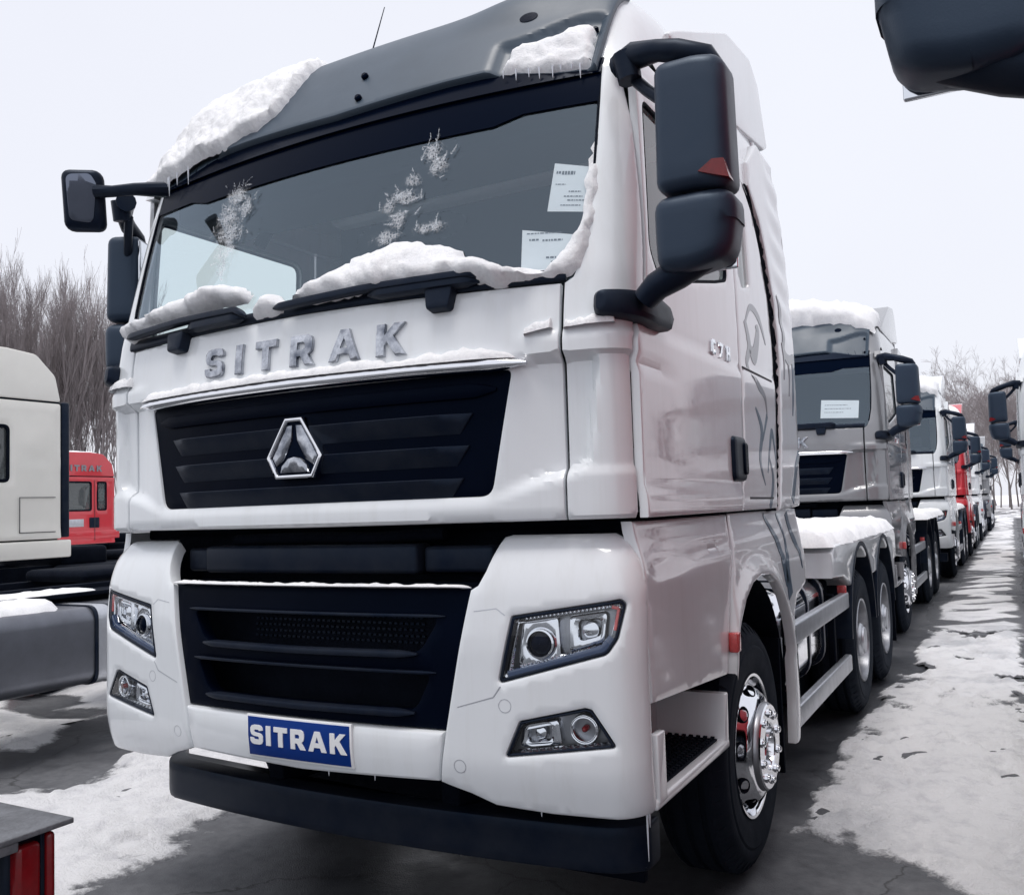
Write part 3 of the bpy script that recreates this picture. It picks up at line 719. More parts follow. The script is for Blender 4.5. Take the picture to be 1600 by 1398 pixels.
        panel('step_cover', SK, plane_x(1.238), W, T, t=.04, off=.0, bev=.008, res=.03, disp=krel, mirror=mi)
        # wheel arch
        arch = [(1.075, .905), (1.09, .97), (1.17, 1.09), (1.27, 1.175), (1.40, 1.235), (1.55, 1.258), (1.72, 1.245), (1.87, 1.20), (2.0, 1.12), (2.10, 1.00), (2.16, .87), (2.165, .6), (2.14, .38)]
        FD = arch+[(2.245, .38), (2.275, .72), (2.285, 1.0), (2.36, 1.08), (2.60, 1.13), (2.62, 1.25), (2.57, 1.42), (2.555, 1.54), (1.275, 1.54), (1.165, 1.25)]
        def arel(y, z):
            r = math.hypot(y-1.58, (z-.62)); k = 1-sst(.64, .74, r)
            g = -.035*sst(1.36, 1.54, z)*(1-sst(2.0, 2.3, y)*.5)
            return g+.022*k*(1 if z > .8 else .6)+.010*(1-sst(1.30, 1.36, z))
        panel('wheel_arch', FD, plane_x(1.238), W, T, t=.05, off=.002, bev=.012, res=.03, disp=arel, mirror=mi)
        # blue-grey painted ornament
        ft = [([(1.60, 2.42), (1.66, 2.31), (1.60, 2.22), (1.68, 2.16)], [.02, .03, .02, .004], 'decal_grey'),
              ([(1.60, 2.40), (1.72, 2.50), (1.88, 2.47), (1.99, 2.36)], [.006, .016, .022, .006], 'decal_grey'),
              ([(1.62, 2.34), (1.74, 2.27), (1.84, 2.40), (1.80, 2.42)], [.004, .045, .03, .004], 'decal_grey'),
              ([(1.66, 2.18), (1.76, 2.13), (1.88, 2.08), (1.90, 1.98)], [.004, .02, .016, .004], 'decal_grey'),
              ([(1.68, 2.02), (1.78, 1.92), (1.72, 1.78), (1.80, 1.66)], [.006, .026, .018, .003], 'decal_blue'),
              ([(1.90, 2.00), (1.84, 1.93), (1.79, 1.87)], [.016, .012, .004], 'decal_blue'),
              ([(1.86, 1.72), (1.98, 1.92), (2.05, 1.76)], [.004, .022, .004], 'decal_blue'),
              ([(1.90, 1.80), (1.96, 1.70), (1.90, 1.58), (1.86, 1.56)], [.003, .018, .02, .01], 'decal_blue')]
        for pts, w, mm in ft:
            panel('painted_ornament', stroke(pts, w), side, M[mm], sp, t=.002, off=.0035, bev=0, res=.03, mirror=mi, disp=lambda y, z: .010*(1-sst(2.16, 2.18, z)))
        ft2 = [([(2.27, 2.66), (2.36, 2.50), (2.36, 2.38), (2.46, 2.34), (2.59, 2.37)], [.01, .03, .02, .03, .02], 'decal_grey'),
               ([(2.33, 2.42), (2.36, 2.32), (2.33, 2.22)], [.02, .016, .003], 'decal_grey'), ([(2.45, 2.36), (2.47, 2.26), (2.43, 2.14)], [.02, .014, .003], 'decal_grey'),
               ([(2.58, 2.38), (2.56, 2.24), (2.50, 2.04)], [.03, .024, .003], 'decal_blue'),
               ([(2.60, 1.84), (2.50, 1.74), (2.38, 1.58)], [.02, .028, .03], 'decal_blue')]
        for pts, w, mm in ft2:
            panel('painted_ornament', stroke(pts, w), side, M[mm], T, t=.003, bev=0, res=.03, mirror=mi, off=.0150, disp=frel)
        ft3 = [([(1.88, 1.52), (2.0, 1.40), (2.08, 1.28), (2.14, 1.17)], [.012, .028, .035, .03], 'decal_blue'),
               ([(2.12, 1.52), (2.18, 1.38), (2.16, 1.24), (2.20, 1.10)], [.008, .014, .04, .05], 'decal_blue'),
               ([(2.30, 1.52), (2.34, 1.42), (2.46, 1.32), (2.52, 1.22)], [.03, .028, .02, .004], 'decal_blue')]
        for pts, w, mm in ft3:
            panel('painted_ornament', stroke(pts, w), plane_x(1.238), M[mm], T, t=.003, bev=0, res=.03, mirror=mi, off=.0055, disp=arel)
        sx = -1 if mi else 1
        mk_ = rbox('marker_light', (sx*1.255-.02, 1.085, .985), (sx*1.255+.02, 1.135, 1.065), .008, M['redreflex'], T)
        # step box between bumper and wheel
        st = MB(); X = lambda a, b: (min(sx*a, sx*b), max(sx*a, sx*b))
        def bx(x0, x1, y0, y1, z0, z1):
            a, b = X(x0, x1); return ((a, y0, z0), (b, y1, z1))
        sb = rbox('step_box', *bx(.93, .965, .18, 1.0, .66, 1.0), .004, W, T)
        rbox('step_floor', *bx(.93, 1.248, .18, 1.0, .635, .672), .012, W, sb)
        prism('step_end', [(.955, .64), (1.0, .64), (1.012, .845), (.972, .845)], sx*.94, sx*1.245, .008, W, sb)
        rbox('step_flange', *bx(1.225, 1.252, .19, .26, .655, .87), .006, W, sb)
        tdo = rbox('step_tread', *bx(.98, 1.215, .28, .94, .672, .680), .002, M['matt'], sb)
        mb = MB()
        for i in range(8):
            for j in range(22):
                x = .995+i*.0285; y = .295+j*.0295
                lo, hi = bx(x, x+.014, y, y+.015, .680, .690); mb.box(lo, hi)
        g = mb.obj('tread_studs', M['matt'], sb); g['kind'] = 'stuff'
        # dark wheel housing
        mb = MB(); n = 20; V = []; F = []
        for x in (sx*.55, sx*1.20):
            for k in range(n+1):
                a = math.pi*(-.03+1.06*k/n); V.append((x, 1.60-.60*math.cos(a), .62+.62*math.sin(a)))
        for k in range(n): F.append((k, k+1, n+2+k, n+1+k))
        F.append(tuple(range(n+1))); mb.add(V, F); mb.obj('wheel_housing', M['matt'], T)
        rbox('mud_flap', *bx(.80, 1.20, 2.10, 2.125, .24, .9), .004, M['matt'], T)
        build_wheel(T, AXLES[0], sx, True)
        for ya in AXLES[1:]: build_wheel(T, ya, sx, False)
    letters('C7H', side, 1.02, 1.29, 2.185, .062, M['chrome'], T, t=.010, off=.012, bev=.002)
    # ---- roof, sun visor
    NA, NB = 44, 34; V = []; F = []
    for j in range(NB+1):
        b = ROOF_L*(j/NB)**1.25
        for i in range(NA+1):
            a = -1+2*i/NA; a = math.copysign(1-(1-abs(a))**2.6, a)
            V.append(roof_raw(a*1.195, b))
    for j in range(NB):
        for i in range(NA):
            k = j*(NA+1)+i; F.append((k, k+1, k+NA+2, k+NA+1))
    rf = mk('roof', V, F, W, T, 60)
    for mi in (False, True):
        panel('roof_rail', [(.30, 3.085), (2.20, 3.085), (2.20, 3.30), (1.5, 3.22), (.45, 3.17), (.33, 3.15)], side, W, rf, t=.06, off=-.004, bev=.004, res=.06, mirror=mi)
    VS = [(-1.088, .60), (-1.088, -.022), (-.93, -.004), (-.76, .045), (-.66, .060), (-.5, .060), (0, .036), (.5, .060), (.66, .060), (.76, .045), (.93, -.004), (1.088, -.022), (1.088, .60)]
    def vrel(s, b):
        a = abs(s)
        inn = sst(.665, .725, a)*(1-sst(.0, .045, b-(.185+.085*sst(.72, 1.05, a))))*(1-sst(1.062, 1.078, a))
        hump = .030*math.exp(-((a-.70)/.20)**2)*sst(.3, .5, b)
        return -.028*inn+hump
    vz = panel('sun_visor', VS, roof, M['visor'], T, t=.045, off=.032, bev=.010, res=.016, disp=vrel)
    for (s, b, r) in ((.085, .237, .015), (.105, .095, .015), (1.045, .225, .011), (1.050, .03, .011), (-1.045, .225, .011), (-1.050, .03, .011)):
        if r < .01: continue
        mb = MB(); V = []; n = 12
        for h, k in ((0, 1.), (.012, 1.), (.018, .6)):
            V += [roof(s+r*k*math.cos(2*math.pi*j/n), b+r*k*math.sin(2*math.pi*j/n), .032+vrel(s, b)+h) for j in range(n)]
        mb.add(V, [(i*n+j, i*n+(j+1) % n, (i+1)*n+(j+1) % n, (i+1)*n+j) for i in range(2) for j in range(n)]+[tuple(range(2*n, 3*n))])
        mb.obj('bolt', M['band'], vz)
    for sg in (-1, 1):
        panel('lamp_recess', [(sg*(.775+.036*math.cos(t)), .345+.024*math.sin(t)) for t in [2*math.pi*k/20 for k in range(20)]], roof, M['band'], vz, t=.01, off=.0345, bev=0, res=.02, disp=lambda a, b: vrel(a, b))
    panel('visor_gap', [(-1.10, -.03), (1.10, -.03), (1.10, .06), (.8, .08), (.6, .09), (-.6, .09), (-.8, .08), (-1.10, .06)], roof, M['band'], T, t=.004, off=.004, bev=0, res=.07)
    # roof air deflector
    prof = fillet([(.78, 3.45), (1.80, 3.90), (2.26, 3.96), (2.42, 3.88), (2.58, 3.57), (2.50, 3.535), (1.9, 3.46)], [.05, .30, .10, .08, .02, .02, .02], 5)
    rbox('fairing_base', (-1.12, 1.5, 3.25), (1.12, 2.40, 3.60), .04, W, T)
    prism('roof_fairing', prof, -1.17, 1.17, .03, W, T, seg=4, angle=50)
    # rear wall, floor
    rbox('rear_wall', (-1.17, 2.24, 1.5), (1.17, 2.28, 3.5), .01, W, T)
    rbox('cab_floor', (-1.20, .30, 1.50), (1.20, 2.27, 1.545), .01, M['matt'], T)
    # ---- cabin interior
    inn = empty('cab_interior', (0, 0, 0), T)
    rbox('dashboard', (-1.14, .16, 2.02), (1.14, .55, 2.30), .06, M['dash'], inn)
    rbox('roof_shelf', (-1.14, .42, 2.98), (1.14, .80, 3.10), .03, M['cabin'], inn)
    rbox('headliner', (-1.06, .85, 3.30), (1.06, 2.2, 3.34), .0, M['cabin'], inn)
    rbox('bunk', (-1.15, 1.62, 1.9), (1.15, 2.2, 2.12), .04, M['seat'], inn)
    rbox('bunk_curtain', (-1.12, 1.60, 2.45), (.9, 1.66, 3.3), .02, M['cabin'], inn)
    for sx in (-1, 1):
        st = rbox('seat', (sx*.62-.27, .86, 1.86), (sx*.62+.27, 1.40, 2.04), .05, M['seat'], inn)
        rbox('seat_back', (sx*.62-.26, 1.34, 1.98), (sx*.62+.26, 1.50, 2.50), .06, M['seat'], st)
        rbox('headrest', (sx*.62-.13, 1.38, 2.50), (sx*.62+.13, 1.48, 2.70), .04, M['seat'], st)
    mb = MB(); cw = Vector((.62, .62, 2.30)); ax_ = Vector((0, -.55, .83)); u = Vector((1, 0, 0)); w_ = ax_.cross(u)
    mb.tube([cw+(u*math.cos(t)+w_*math.sin(t))*.225 for t in [2*math.pi*k/32 for k in range(33)]], .016, 8)
    for t in (.5, 2.6, 4.7): mb.tube([cw, cw+(u*math.cos(t)+w_*math.sin(t))*.22], .013, 6)
    mb.tube([cw, cw-ax_*.3], .04, 8); mb.obj('steering_wheel', M['dash'], inn)
    mb = MB(); mb.tube([(-.655, .75, 3.237), (-.80, .75, 3.08), (-.932, .75, 2.927)], .030, 8); mb.obj('sun_blind_arm', M['matt'], inn)
    # ---- lower front: bumper corners, lamps, lower grille
    LAMP = fillet([(.842, 1.246), (1.195, 1.299), (1.215, 1.285), (1.186, 1.180), (1.150, 1.132), (.794, 1.034)], [.012, .02, .02, .04, .05, .012])
    FOG = fillet([(.862, .917), (1.075, .966), (1.095, .962), (1.168, .852), (.810, .804)], [.012, .01, .012, .008, .008])
    BC = [(.60, .865), (.572, .705), (.60, .695), (.68, .672), (.76, .640), (.95, .625), (1.15, .622), (1.30, .632), (1.327, .64), (1.327, 1.20), (1.318, 1.30), (1.27, 1.41), (1.205, 1.485), (1.15, 1.506), (.80, 1.508), (.775, 1.50), (.742, 1.39), (.72, 1.345), (.695, 1.33)]
    def brel(s, z):
        a = abs(s)
        sc = .010*sst(0, .02, z-(1.01+.20*(a-.8)))*sst(.77, .80, a-.2*(z-1.1))*(1-sst(1.26, 1.30, z))
        g = 0
        for zz in (1.265, .955+.0): 
            zc = (1.268 if zz > 1.1 else 1.0-(.76-a)*.33)
            g += 0
        edge = -.012*sst(1.285, 1.327, a)
        return g+edge-.0*sc
    for mi in (False, True):
        bc = panel('bumper_corner', BC, bump, W, T, t=.05, bev=.012, res=.022, holes=[LAMP, FOG], disp=brel, mirror=mi)
        for cx, cz in ((.815, .965), (.652, .765)):
            ring = [(cx+.022*math.cos(t), cz+.022*math.sin(t)) for t in [2*math.pi*k/20 for k in range(20)]]
            panel('cap_gap', ring, bump, M['satin'], bc, t=.004, off=.0004, bev=0, res=.03, mirror=mi, holes=[inset(ring, .0022)])
        for q in ([(.712, 1.262), (.790, 1.272), (.822, 1.250), (.818, 1.248), (.789, 1.269), (.712, 1.259)], [(.650, .955), (.775, .992), (.800, 1.026), (.804, 1.024), (.778, .989), (.650, .952)]):
            panel('shut_line', q, bump, M['satin'], bc, t=.003, off=.0005, bev=0, res=.03, mirror=mi)
        # headlight
        hl = panel('headlight', inset(LAMP if area(LAMP) > 0 else LAMP[::-1], .001), bump, M['plastic'], T, t=.03, off=-.004, bev=.004, res=.05, holes=[inset(LAMP if area(LAMP) > 0 else LAMP[::-1], .011)], mirror=mi)
        panel('lamp_back', inset(LAMP if area(LAMP) > 0 else LAMP[::-1], .004), bump, M['tank'], hl, t=.01, off=-.075, bev=0, res=.05, mirror=mi)
        panel('lamp_bezel', inset(LAMP if area(LAMP) > 0 else LAMP[::-1], .020), bump, M['chrome'], hl, t=.02, off=-.022, bev=.003, res=.03, mirror=mi, holes=[inset(LAMP if area(LAMP) > 0 else LAMP[::-1], .025)])
        rb = MB()
        def prismlet(a0, z0, w, h, o):
            q = [(a0, z0), (a0+w, z0+w*.15), (a0+w, z0+h+w*.15), (a0, z0+h)]; sg_ = -1 if mi else 1
            c_ = (a0+w/2, z0+h/2+w*.07)
            V = [bump(sg_*x, z, o) for x, z in q]+[bump(sg_*c_[0], c_[1], o+.008)]
            rb.add(V, [(0, 1, 4), (1, 2, 4), (2, 3, 4), (3, 0, 4)])
        for k in range(22): prismlet(.875+k*.0132, 1.234+k*.0132*.145, .011, .013, -.030)
        for k in range(13): prismlet(.822-k*.0022+.028, 1.220-k*.0125, .012, .010, -.030)
        for k in range(19): prismlet(.860+k*.0132, 1.078+k*.0132*.27, .011, .012, -.030)
        pr_ = rb.obj('lamp_prisms', M['chrome'], hl, 10); pr_['kind'] = 'stuff'
        # bright bowls
        def bowl(nm, pts, mtl, off, t=.04, bev=.012, par=hl): return panel(nm, pts, bump, mtl, par, t=t, off=off, bev=bev, res=.02, mirror=mi)
        panel('reflector', fillet([(.868, 1.232), (.990, 1.250), (1.000, 1.110), (.848, 1.072)], .02), bump, M['chrome'], hl, t=.05, off=-.03, bev=.012, res=.018, mirror=mi,
              holes=[[(.930+.044*math.cos(t), 1.160+.044*math.sin(t)) for t in [2*math.pi*k/24 for k in range(24)]]])
        panel('reflector', fillet([(1.020, 1.248), (1.150, 1.266), (1.138, 1.165), (1.020, 1.122)], .02), bump, M['chrome'], hl, t=.05, off=-.034, bev=.016, res=.018, mirror=mi,
              holes=[fillet([(1.055, 1.232), (1.125, 1.24), (1.12, 1.19), (1.055, 1.172)], .015)])
        sgn = -1 if mi else 1
        c0 = Vector(bump(sgn*.930, 1.160, -.065)); nn = (Vector(bump(sgn*.930, 1.160, .0))-c0).normalized()
        mb = MB(); u = nn.cross(Vector((0, 0, 1))).normalized(); v_ = u.cross(nn)
        def disc(c, prof_, n=28):
            V = []; F = []
            for hh, rr in prof_: V += [c+nn*hh+(u*math.cos(2*math.pi*j/n)+v_*math.sin(2*math.pi*j/n))*rr for j in range(n)]
            for i in range(len(prof_)-1): F += [(i*n+j, i*n+(j+1) % n, (i+1)*n+(j+1) % n, (i+1)*n+j) for j in range(n)]
            return V, F
        mb.add(*disc(c0, [(.0, .043), (.030, .046), (.044, .046), (.046, .041), (.030, .036)])); mb.obj('projector_ring', M['chrome'], hl)
        mb = MB(); mb.add(*disc(c0, [(.026, .037), (.036, .033), (.044, .022), (.047, .0005)])); mb.obj('projector_lens', M['band'], hl)
        mb = MB(); c1 = Vector(bump(sgn*1.09, 1.205, -.07)); mb.add(*disc(c1, [(0, .03), (.02, .026), (.028, .012), (.03, .0005)], 16)); mb.obj('lamp_bulb', M['chrome'], hl)
        sweep('daylight_strip', (lambda f: (lambda a, z, o=0.: f(sgn*a, z, o)))(bump), [(.825, 1.060), (.95, 1.092), (1.135, 1.148), (1.165, 1.185)], .014, .010, M['led'], hl, off=-.022, n=8, N=30)
        sweep('side_reflex', (lambda f: (lambda a, z, o=0.: f(sgn*a, z, o)))(bump), [(1.165, 1.277), (1.190, 1.272), (1.176, 1.205)], .006, .006, M['redreflex'], hl, off=-.020, n=8, N=20)
        pane('lamp_cover', inset(LAMP if area(LAMP) > 0 else LAMP[::-1], .012), bump, M['clear'], hl, -.007, mirror=mi, res=.04)
        # fog lamp
        fl = panel('fog_lamp', inset(FOG if area(FOG) > 0 else FOG[::-1], .001), bump, M['plastic'], T, t=.03, off=-.004, bev=.004, res=.05, holes=[inset(FOG if area(FOG) > 0 else FOG[::-1], .009)], mirror=mi)
        panel('lamp_back', inset(FOG if area(FOG) > 0 else FOG[::-1], .004), bump, M['tank'], fl, t=.01, off=-.06, bev=0, res=.05, mirror=mi)
        panel('reflector', fillet([(.862, .900), (.985, .928), (.995, .845), (.845, .828)], .02), bump, M['chrome'], fl, t=.05, off=-.026, bev=.014, res=.018, mirror=mi,
              holes=[fillet([(.885, .89), (.955, .905), (.955, .86), (.88, .85)], .015)])
        ringp = [(1.065+.047*math.cos(t), .898+.047*math.sin(t)) for t in [2*math.pi*k/28 for k in range(28)]]
        panel('reflector', ringp, bump, M['chrome'], fl, t=.05, off=-.018, bev=.010, res=.018, mirror=mi, holes=[inset(ringp, .014)])
        rb = MB()
        for k in range(14): prismlet(.845+k*.0225, .815+k*.0225*.13-.002, .020, .012, -.028)
        for k in range(9): prismlet(.875+k*.0225, .913+k*.0225*.2, .020, .010, -.028)
        pr_ = rb.obj('lamp_prisms', M['chrome'], fl, 10); pr_['kind'] = 'stuff'
        c0 = Vector(bump(sgn*1.065, .898, -.055)); nn = (Vector(bump(sgn*1.065, .898, 0))-c0).normalized(); u = nn.cross(Vector((0, 0, 1))).normalized(); v_ = u.cross(nn)
        mb = MB(); mb.add(*disc(c0, [(.0, .011), (.03, .009), (.036, .005), (.037, .0005)], 16)); mb.obj('lamp_bulb', M['redlens'], fl)
        mb = MB(); mb.add(*disc(c0, [(-.012, .030), (-.006, .036), (.010, .042), (.016, .040)], 20)); mb.obj('bulb_ring', M['chrome'], fl)
        c0 = Vector(bump(sgn*.92, .878, -.05)); mb = MB(); mb.add(*disc(c0, [(.0, .022), (.012, .018), (.02, .0005)], 16)); mb.obj('lamp_bulb', M['chrome'], fl)
        pane('lamp_cover', inset(FOG if area(FOG) > 0 else FOG[::-1], .010), bump, M['clear'], fl, -.007, mirror=mi, res=.04)
    panel('bumper_middle', [(-.596, .868), (-.568, .705), (0, .690), (.568, .705), (.596, .868)], bump, W, T, t=.06, bev=.012, res=.04)
    pl = panel('name_plate', [(-.232, .866), (-.232, .730), (.236, .730), (.236, .866)], bump, M['blue'], T, t=.012, off=.012, bev=.002, res=.08)
    letters('SITRAK', bump, -.218, .224, .770, .068, M['platewhite'], pl, t=.003, off=.0145, bev=0)
    for q in (((-.240, .873), (-.240, .723), (.244, .723), (.244, .873)),):
        panel('plate_rim', q, bump, M['platewhite'], pl, t=.010, off=.010, bev=.002, res=.08)
    LG = [(-.712, 1.338), (-.602, .872), (.602, .872), (.712, 1.338)]
    O1 = fillet([(-.575, 1.236), (-.50, 1.118), (.50, 1.118), (.575, 1.236)], [.02, .07, .07, .02]); O2 = fillet([(-.545, 1.050), (-.48, .925), (.48, .925), (.545, 1.050)], [.02, .07, .07, .02])
    lg = panel('lower_grille', LG, bump, M['grille'], T, t=.05, off=-.022, bev=.006, res=.04, holes=[O1, O2])
    for (z, hw) in ((1.112, .50), (.918, .485)): sweep('slat', bump, [(-hw, z+.004), (0, z), (hw, z+.004)], .013, .022, M['plastic'], lg, off=-.012, taper=.07, n=10)
    for (z, hw) in ((1.243, .60), (1.056, .565)): sweep('slat', bump, [(-hw, z), (hw, z)], .006, .012, M['plastic'], lg, off=-.020, taper=.05, n=8)
    rbox('grille_backing', (-.78, .235, .80), (.78, .25, 1.36), .0, M['matt'], lg)
    rad = rbox('radiator', (-.74, .16, .84), (.74, .20, 1.34), .004, M['matt'], lg)
    mb = MB()
    for i in range(34):
        for j in range(5):
            x = -.40+i*.024+.006*(j % 2); mb.box((x, .150, 1.12+j*.022), (x+.013, .162, 1.128+j*.022))
    mb.obj('radiator_mesh', M['plastic'], rad)
    # cavity above the grille with its cross beam
    rbox('cavity_wall', (-1.0, .30, 1.30), (1.0, .33, 1.53), .004, M['matt'], T)
    rbox('bumper_shelf', (-.95, .12, .70), (.95, .40, .76), .01, M['matt'], T)
    bent = lambda x, y, z: (x, y+.06*x*x, z)
    rbox('cross_beam', (-.60, .055, 1.372), (.44, .16, 1.478), .018, PL, T, fn=bent, sub=4)
    rbox('cross_beam', (.448, .085, 1.376), (.72, .17, 1.468), .016, PL, T, fn=bent, sub=2)
    rbox('cross_beam', (-.74, .085, 1.376), (-.608, .17, 1.468), .016, PL, T, fn=bent, sub=2)
    mb = MB(); mb.tube([(-.5, .16, 1.50), (-.1, .13, 1.505), (.2, .12, 1.50), (.5, .16, 1.51)], .022, 10); mb.obj('air_pipe', M['matt'], T)
    rbox('shade_filler', (-.62, .62, .22), (1.02, .66, .80), .01, M['matt'], T)  # matt sheet added for darkness, hides the lit ground seen under the bumper
    # black under-run bar
    def ubar(s, z, off=0.):
        a = abs(s); y = .20+.07*s*s; x = s
        if a > 1.0: y += 1.3*(a-1.0)**2*2.2; x = math.copysign(a-.3*(a-1.0)**2*2, s)
        return (x, y-off, z)
    panel('underrun_bar', fillet([(-1.19, .530), (-1.19, .375), (1.16, .375), (1.16, .530)], .02), ubar, PL, T, t=.09, off=0, bev=.016, res=.04, closed=True)
    for x in (-.42, .42): rbox('bar_bracket', (x-.04, .27, .50), (x+.04, .6, .70), .01, M['matt'], T)
    # ---- mirrors
    for sx in (1, -1):
        mr = empty('side_mirror', (sx*1.47, .2, 2.65), T)
        def loc(lo, hi):
            a = sorted((sx*lo[0], sx*hi[0])); return (a[0]-sx*1.47, lo[1]-.2, lo[2]-2.65), (a[1]-sx*1.47, hi[1]-.2, hi[2]-2.65)
        def mfn(x, y, z):       # narrower towards the top, front face rounded outwards
            k = (z+.15)/.5; xx = x*sx
            return (sx*(xx*(1-.06*max(0, k))-.0), y+.9*max(0, xx-.03)**2*3+.02*z, z-.12*max(0, xx-.02)*1.0)
        up_ = rbox('upper_housing', *loc((1.362, .06, 2.538), (1.592, .22, 2.955)), .038, M['mirrorplastic'], mr, fn=mfn, sub=6, seg=4, angle=50)
        lo_ = rbox('lower_housing', *loc((1.352, .055, 2.29), (1.600, .22, 2.528)), .045, M['mirrorplastic'], mr, fn=lambda x, y, z: (x+sx*(-.06*max(0, -z-.22)*3 if x*sx > 0 else 0.04*max(0, -z-.25)), y+.9*max(0, x*sx-.03)**2*3, z+(.25*max(0, x*sx-.02)-.03*0)*(1 if z < -.22 else 0)), sub=5, seg=4, angle=50)
        for lo, hi in (((1.38, .215, 2.56), (1.57, .228, 2.93)), ((1.38, .215, 2.31), (1.57, .228, 2.51))):
            rbox('mirror_glass', *loc(lo, hi), .004, M['mirror'], mr)
        lens = MB(); V = [(1.505, .050, 2.576), (1.55, .048, 2.604), (1.580, .064, 2.606), (1.592, .078, 2.550), (1.55, .050, 2.558)]
        V2 = V+[(a, b+.05, c) for a, b, c in V]; lens.add([(sx*a-sx*1.47, b-.2, c-2.65) for a, b, c in V2], [(0,1,2,3,4), (5,9,8,7,6)]+[(i, (i+1) % 5, 5+(i+1) % 5, 5+i) for i in range(5)])
        lens.obj('turn_lens', M['redlens'], up_, 20)
        ar = MB()
        def L(*p): return [(sx*q[0]-sx*1.47, q[1]-.2, q[2]-2.65) for q in p]
        ar.tube(L((1.20, .24, 3.055), (1.27, .20, 3.06), (1.36, .16, 3.035), (1.43, .15, 3.01), (1.52, .16, 2.975), (1.55, .17, 2.94)), [.045, .045, .035, .038, .034, .02], 12)
        ar.tube(L((1.25, .23, 3.0), (1.31, .2, 2.93), (1.38, .17, 2.86)), .020, 10)
        ar.tube(L((1.235, .20, 3.07), (1.25, .20, 2.98)), [.045, .04], 12)
        ar.obj('upper_arm', PL, mr, 40)
        ar = MB(); ar.tube(L((1.285, .15, 2.235), (1.33, .14, 2.27), (1.40, .14, 2.30), (1.50, .15, 2.34)), [.040, .045, .05, .04], 12); ar.obj('lower_arm', PL, mr, 40)
        panel('mirror_mount', fillet([(1.135, 2.268), (1.135, 2.188), (1.37, 2.170), (1.50, 2.175), (1.53, 2.22), (1.49, 2.262), (1.37, 2.278)], [.03, .03, .02, .02, .02, .03, .02]), cab, PL, mr, t=.08, off=.055, bev=.022, res=.03, mirror=sx < 0, disp=lambda a, b: .0).location = (-sx*1.47, -.2, -2.65)
    # kerb mirror hung in front of the right-hand pillar
    fm = empty('front_mirror', (-1.10, -.12, 2.95), T)
    def tilt(x, y, z): return (x*.82+.10*z-.45*y, y*.8-.15*z+.62*x, z)
    rbox('mirror_housing', (-.075, -.01, -.125), (.085, .07, .125), .035, PL, fm, fn=tilt, sub=3, seg=4, angle=50)
    gls = panel('mirror_glass', fillet([(-.052, .098), (-.048, -.09), (.045, -.10), (.066, .06), (.045, .102)], .03), lambda a, b, off=0.: tilt(a+.005, -.012-off, b), M['kerbmirror'], fm, t=.004, off=.002, bev=.0015, res=.03)
    mb = MB(); mb.tube([(.06, .03, .03), (.13, .06, .025), (.19, .12, .04), (.22, .25, .07)], [.028, .024, .026, .034], 10); mb.obj('mirror_arm', PL, fm)
    # ---- chassis
    ch = empty('chassis', (0, 0, 0), T)
    for sx in (-1, 1): rbox('frame_rail', (sx*.43-.04, .6, .82), (sx*.43+.04, 6.95, 1.08), .01, M['matt'], ch)
    for y in (2.7, 3.6, 5.35, 6.85): rbox('cross_member', (-.42, y-.06, .84), (.42, y+.06, 1.05), .01, M['matt'], ch)
    rbox('fifth_wheel', (-.5, 4.9, 1.10), (.5, 5.8, 1.20), .05, M['matt'], ch)
    rbox('engine_block', (-.42, .45, .55), (.42, 2.2, 1.46), .06, M['matt'], ch)
    for y in AXLES:
        mb = MB(); mb.tube([(-1.0, y, .53), (1.0, y, .53)], .09, 12); mb.obj('axle', M['matt'], ch)
    for sx in (-1, 1):
        a, b = sorted((sx*.58, sx*1.13))
        tk = rbox('fuel_tank', (a, 2.42, .50), (b, 3.95, 1.085), .14, M['chrome'] if sx > 0 else M['tank'], T, seg=6, angle=60)
        for y in (2.72, 3.2, 3.68):
            a2, b2 = sorted((sx*.575, sx*1.136)); hoop('tank_strap', a2, b2, .495, 1.091, .145, y-.03, y+.03, M['plastic'], tk); hoop('strap_insert', a2-.002, b2+.002, .493, 1.093, .146, y-.016, y+.016, M['satin'], tk)
        mb = MB(); mb.lathe([(1.08, .06), (1.125, .06), (1.13, .05), (1.13, .0005)], c=(sx*.86, 2.60, 0), n=16, axis='z'); mb.obj('tank_cap', M['plastic'], tk)
        for z in (.885, .46):
            a2, b2 = sorted((sx*1.185, sx*1.235))
            rbox('guard_rail', (a2, 2.29, z-.055), (b2, 4.10, z+.055), .012, M['satin'], T)
            if z > .6: rbox('rail_clamp', (a2-.02*0, 2.30, z-.03), (b2+.004, 2.34, z+.03), .006, M['matt'], T)
        for y in (2.6, 3.8):
            a2, b2 = sorted((sx*1.14, sx*1.184)); rbox('rail_post', (a2, y-.03, .40), (b2, y+.03, .95), .008, M['matt'], T)
        # rear mudguards
        for ya in AXLES[1:]:
            V = []; F = []; n = 18
            for rr in (.60, .63):
                for x in (sx*.60, sx*1.25):
                    for k in range(n+1):
                        t = math.pi*(.02+.96*k/n); V.append((x, ya-rr*math.cos(t), .58+rr*1.08*math.sin(t)))
            q = n+1
            for k in range(n):
                F += [(k, k+1, q+k+1, q+k), (2*q+k, 2*q+k+1, 3*q+k+1, 3*q+k), (q+k, q+k+1, 3*q+k+1, 3*q+k), (k, k+1, 2*q+k+1, 2*q+k)]
            mb = MB(); mb.add(V, F); g = mb.obj('mudguard', M['plastic'], T)
        rbox('mudguard_flap', (min(sx*.62, sx*1.24), 6.62, .25), (max(sx*.62, sx*1.24), 6.64, .85), .003, M['matt'], T)
        ml = rbox('marker_light', (sx*1.2-.03, 4.02, .93), (sx*1.2+.03, 4.07, .99), .01, M['redreflex'], T)
        tl = rbox('tail_light', (sx*.75-.2, 6.86, .80), (sx*.75+.2, 6.95, .93), .01, M['redlens'], T)
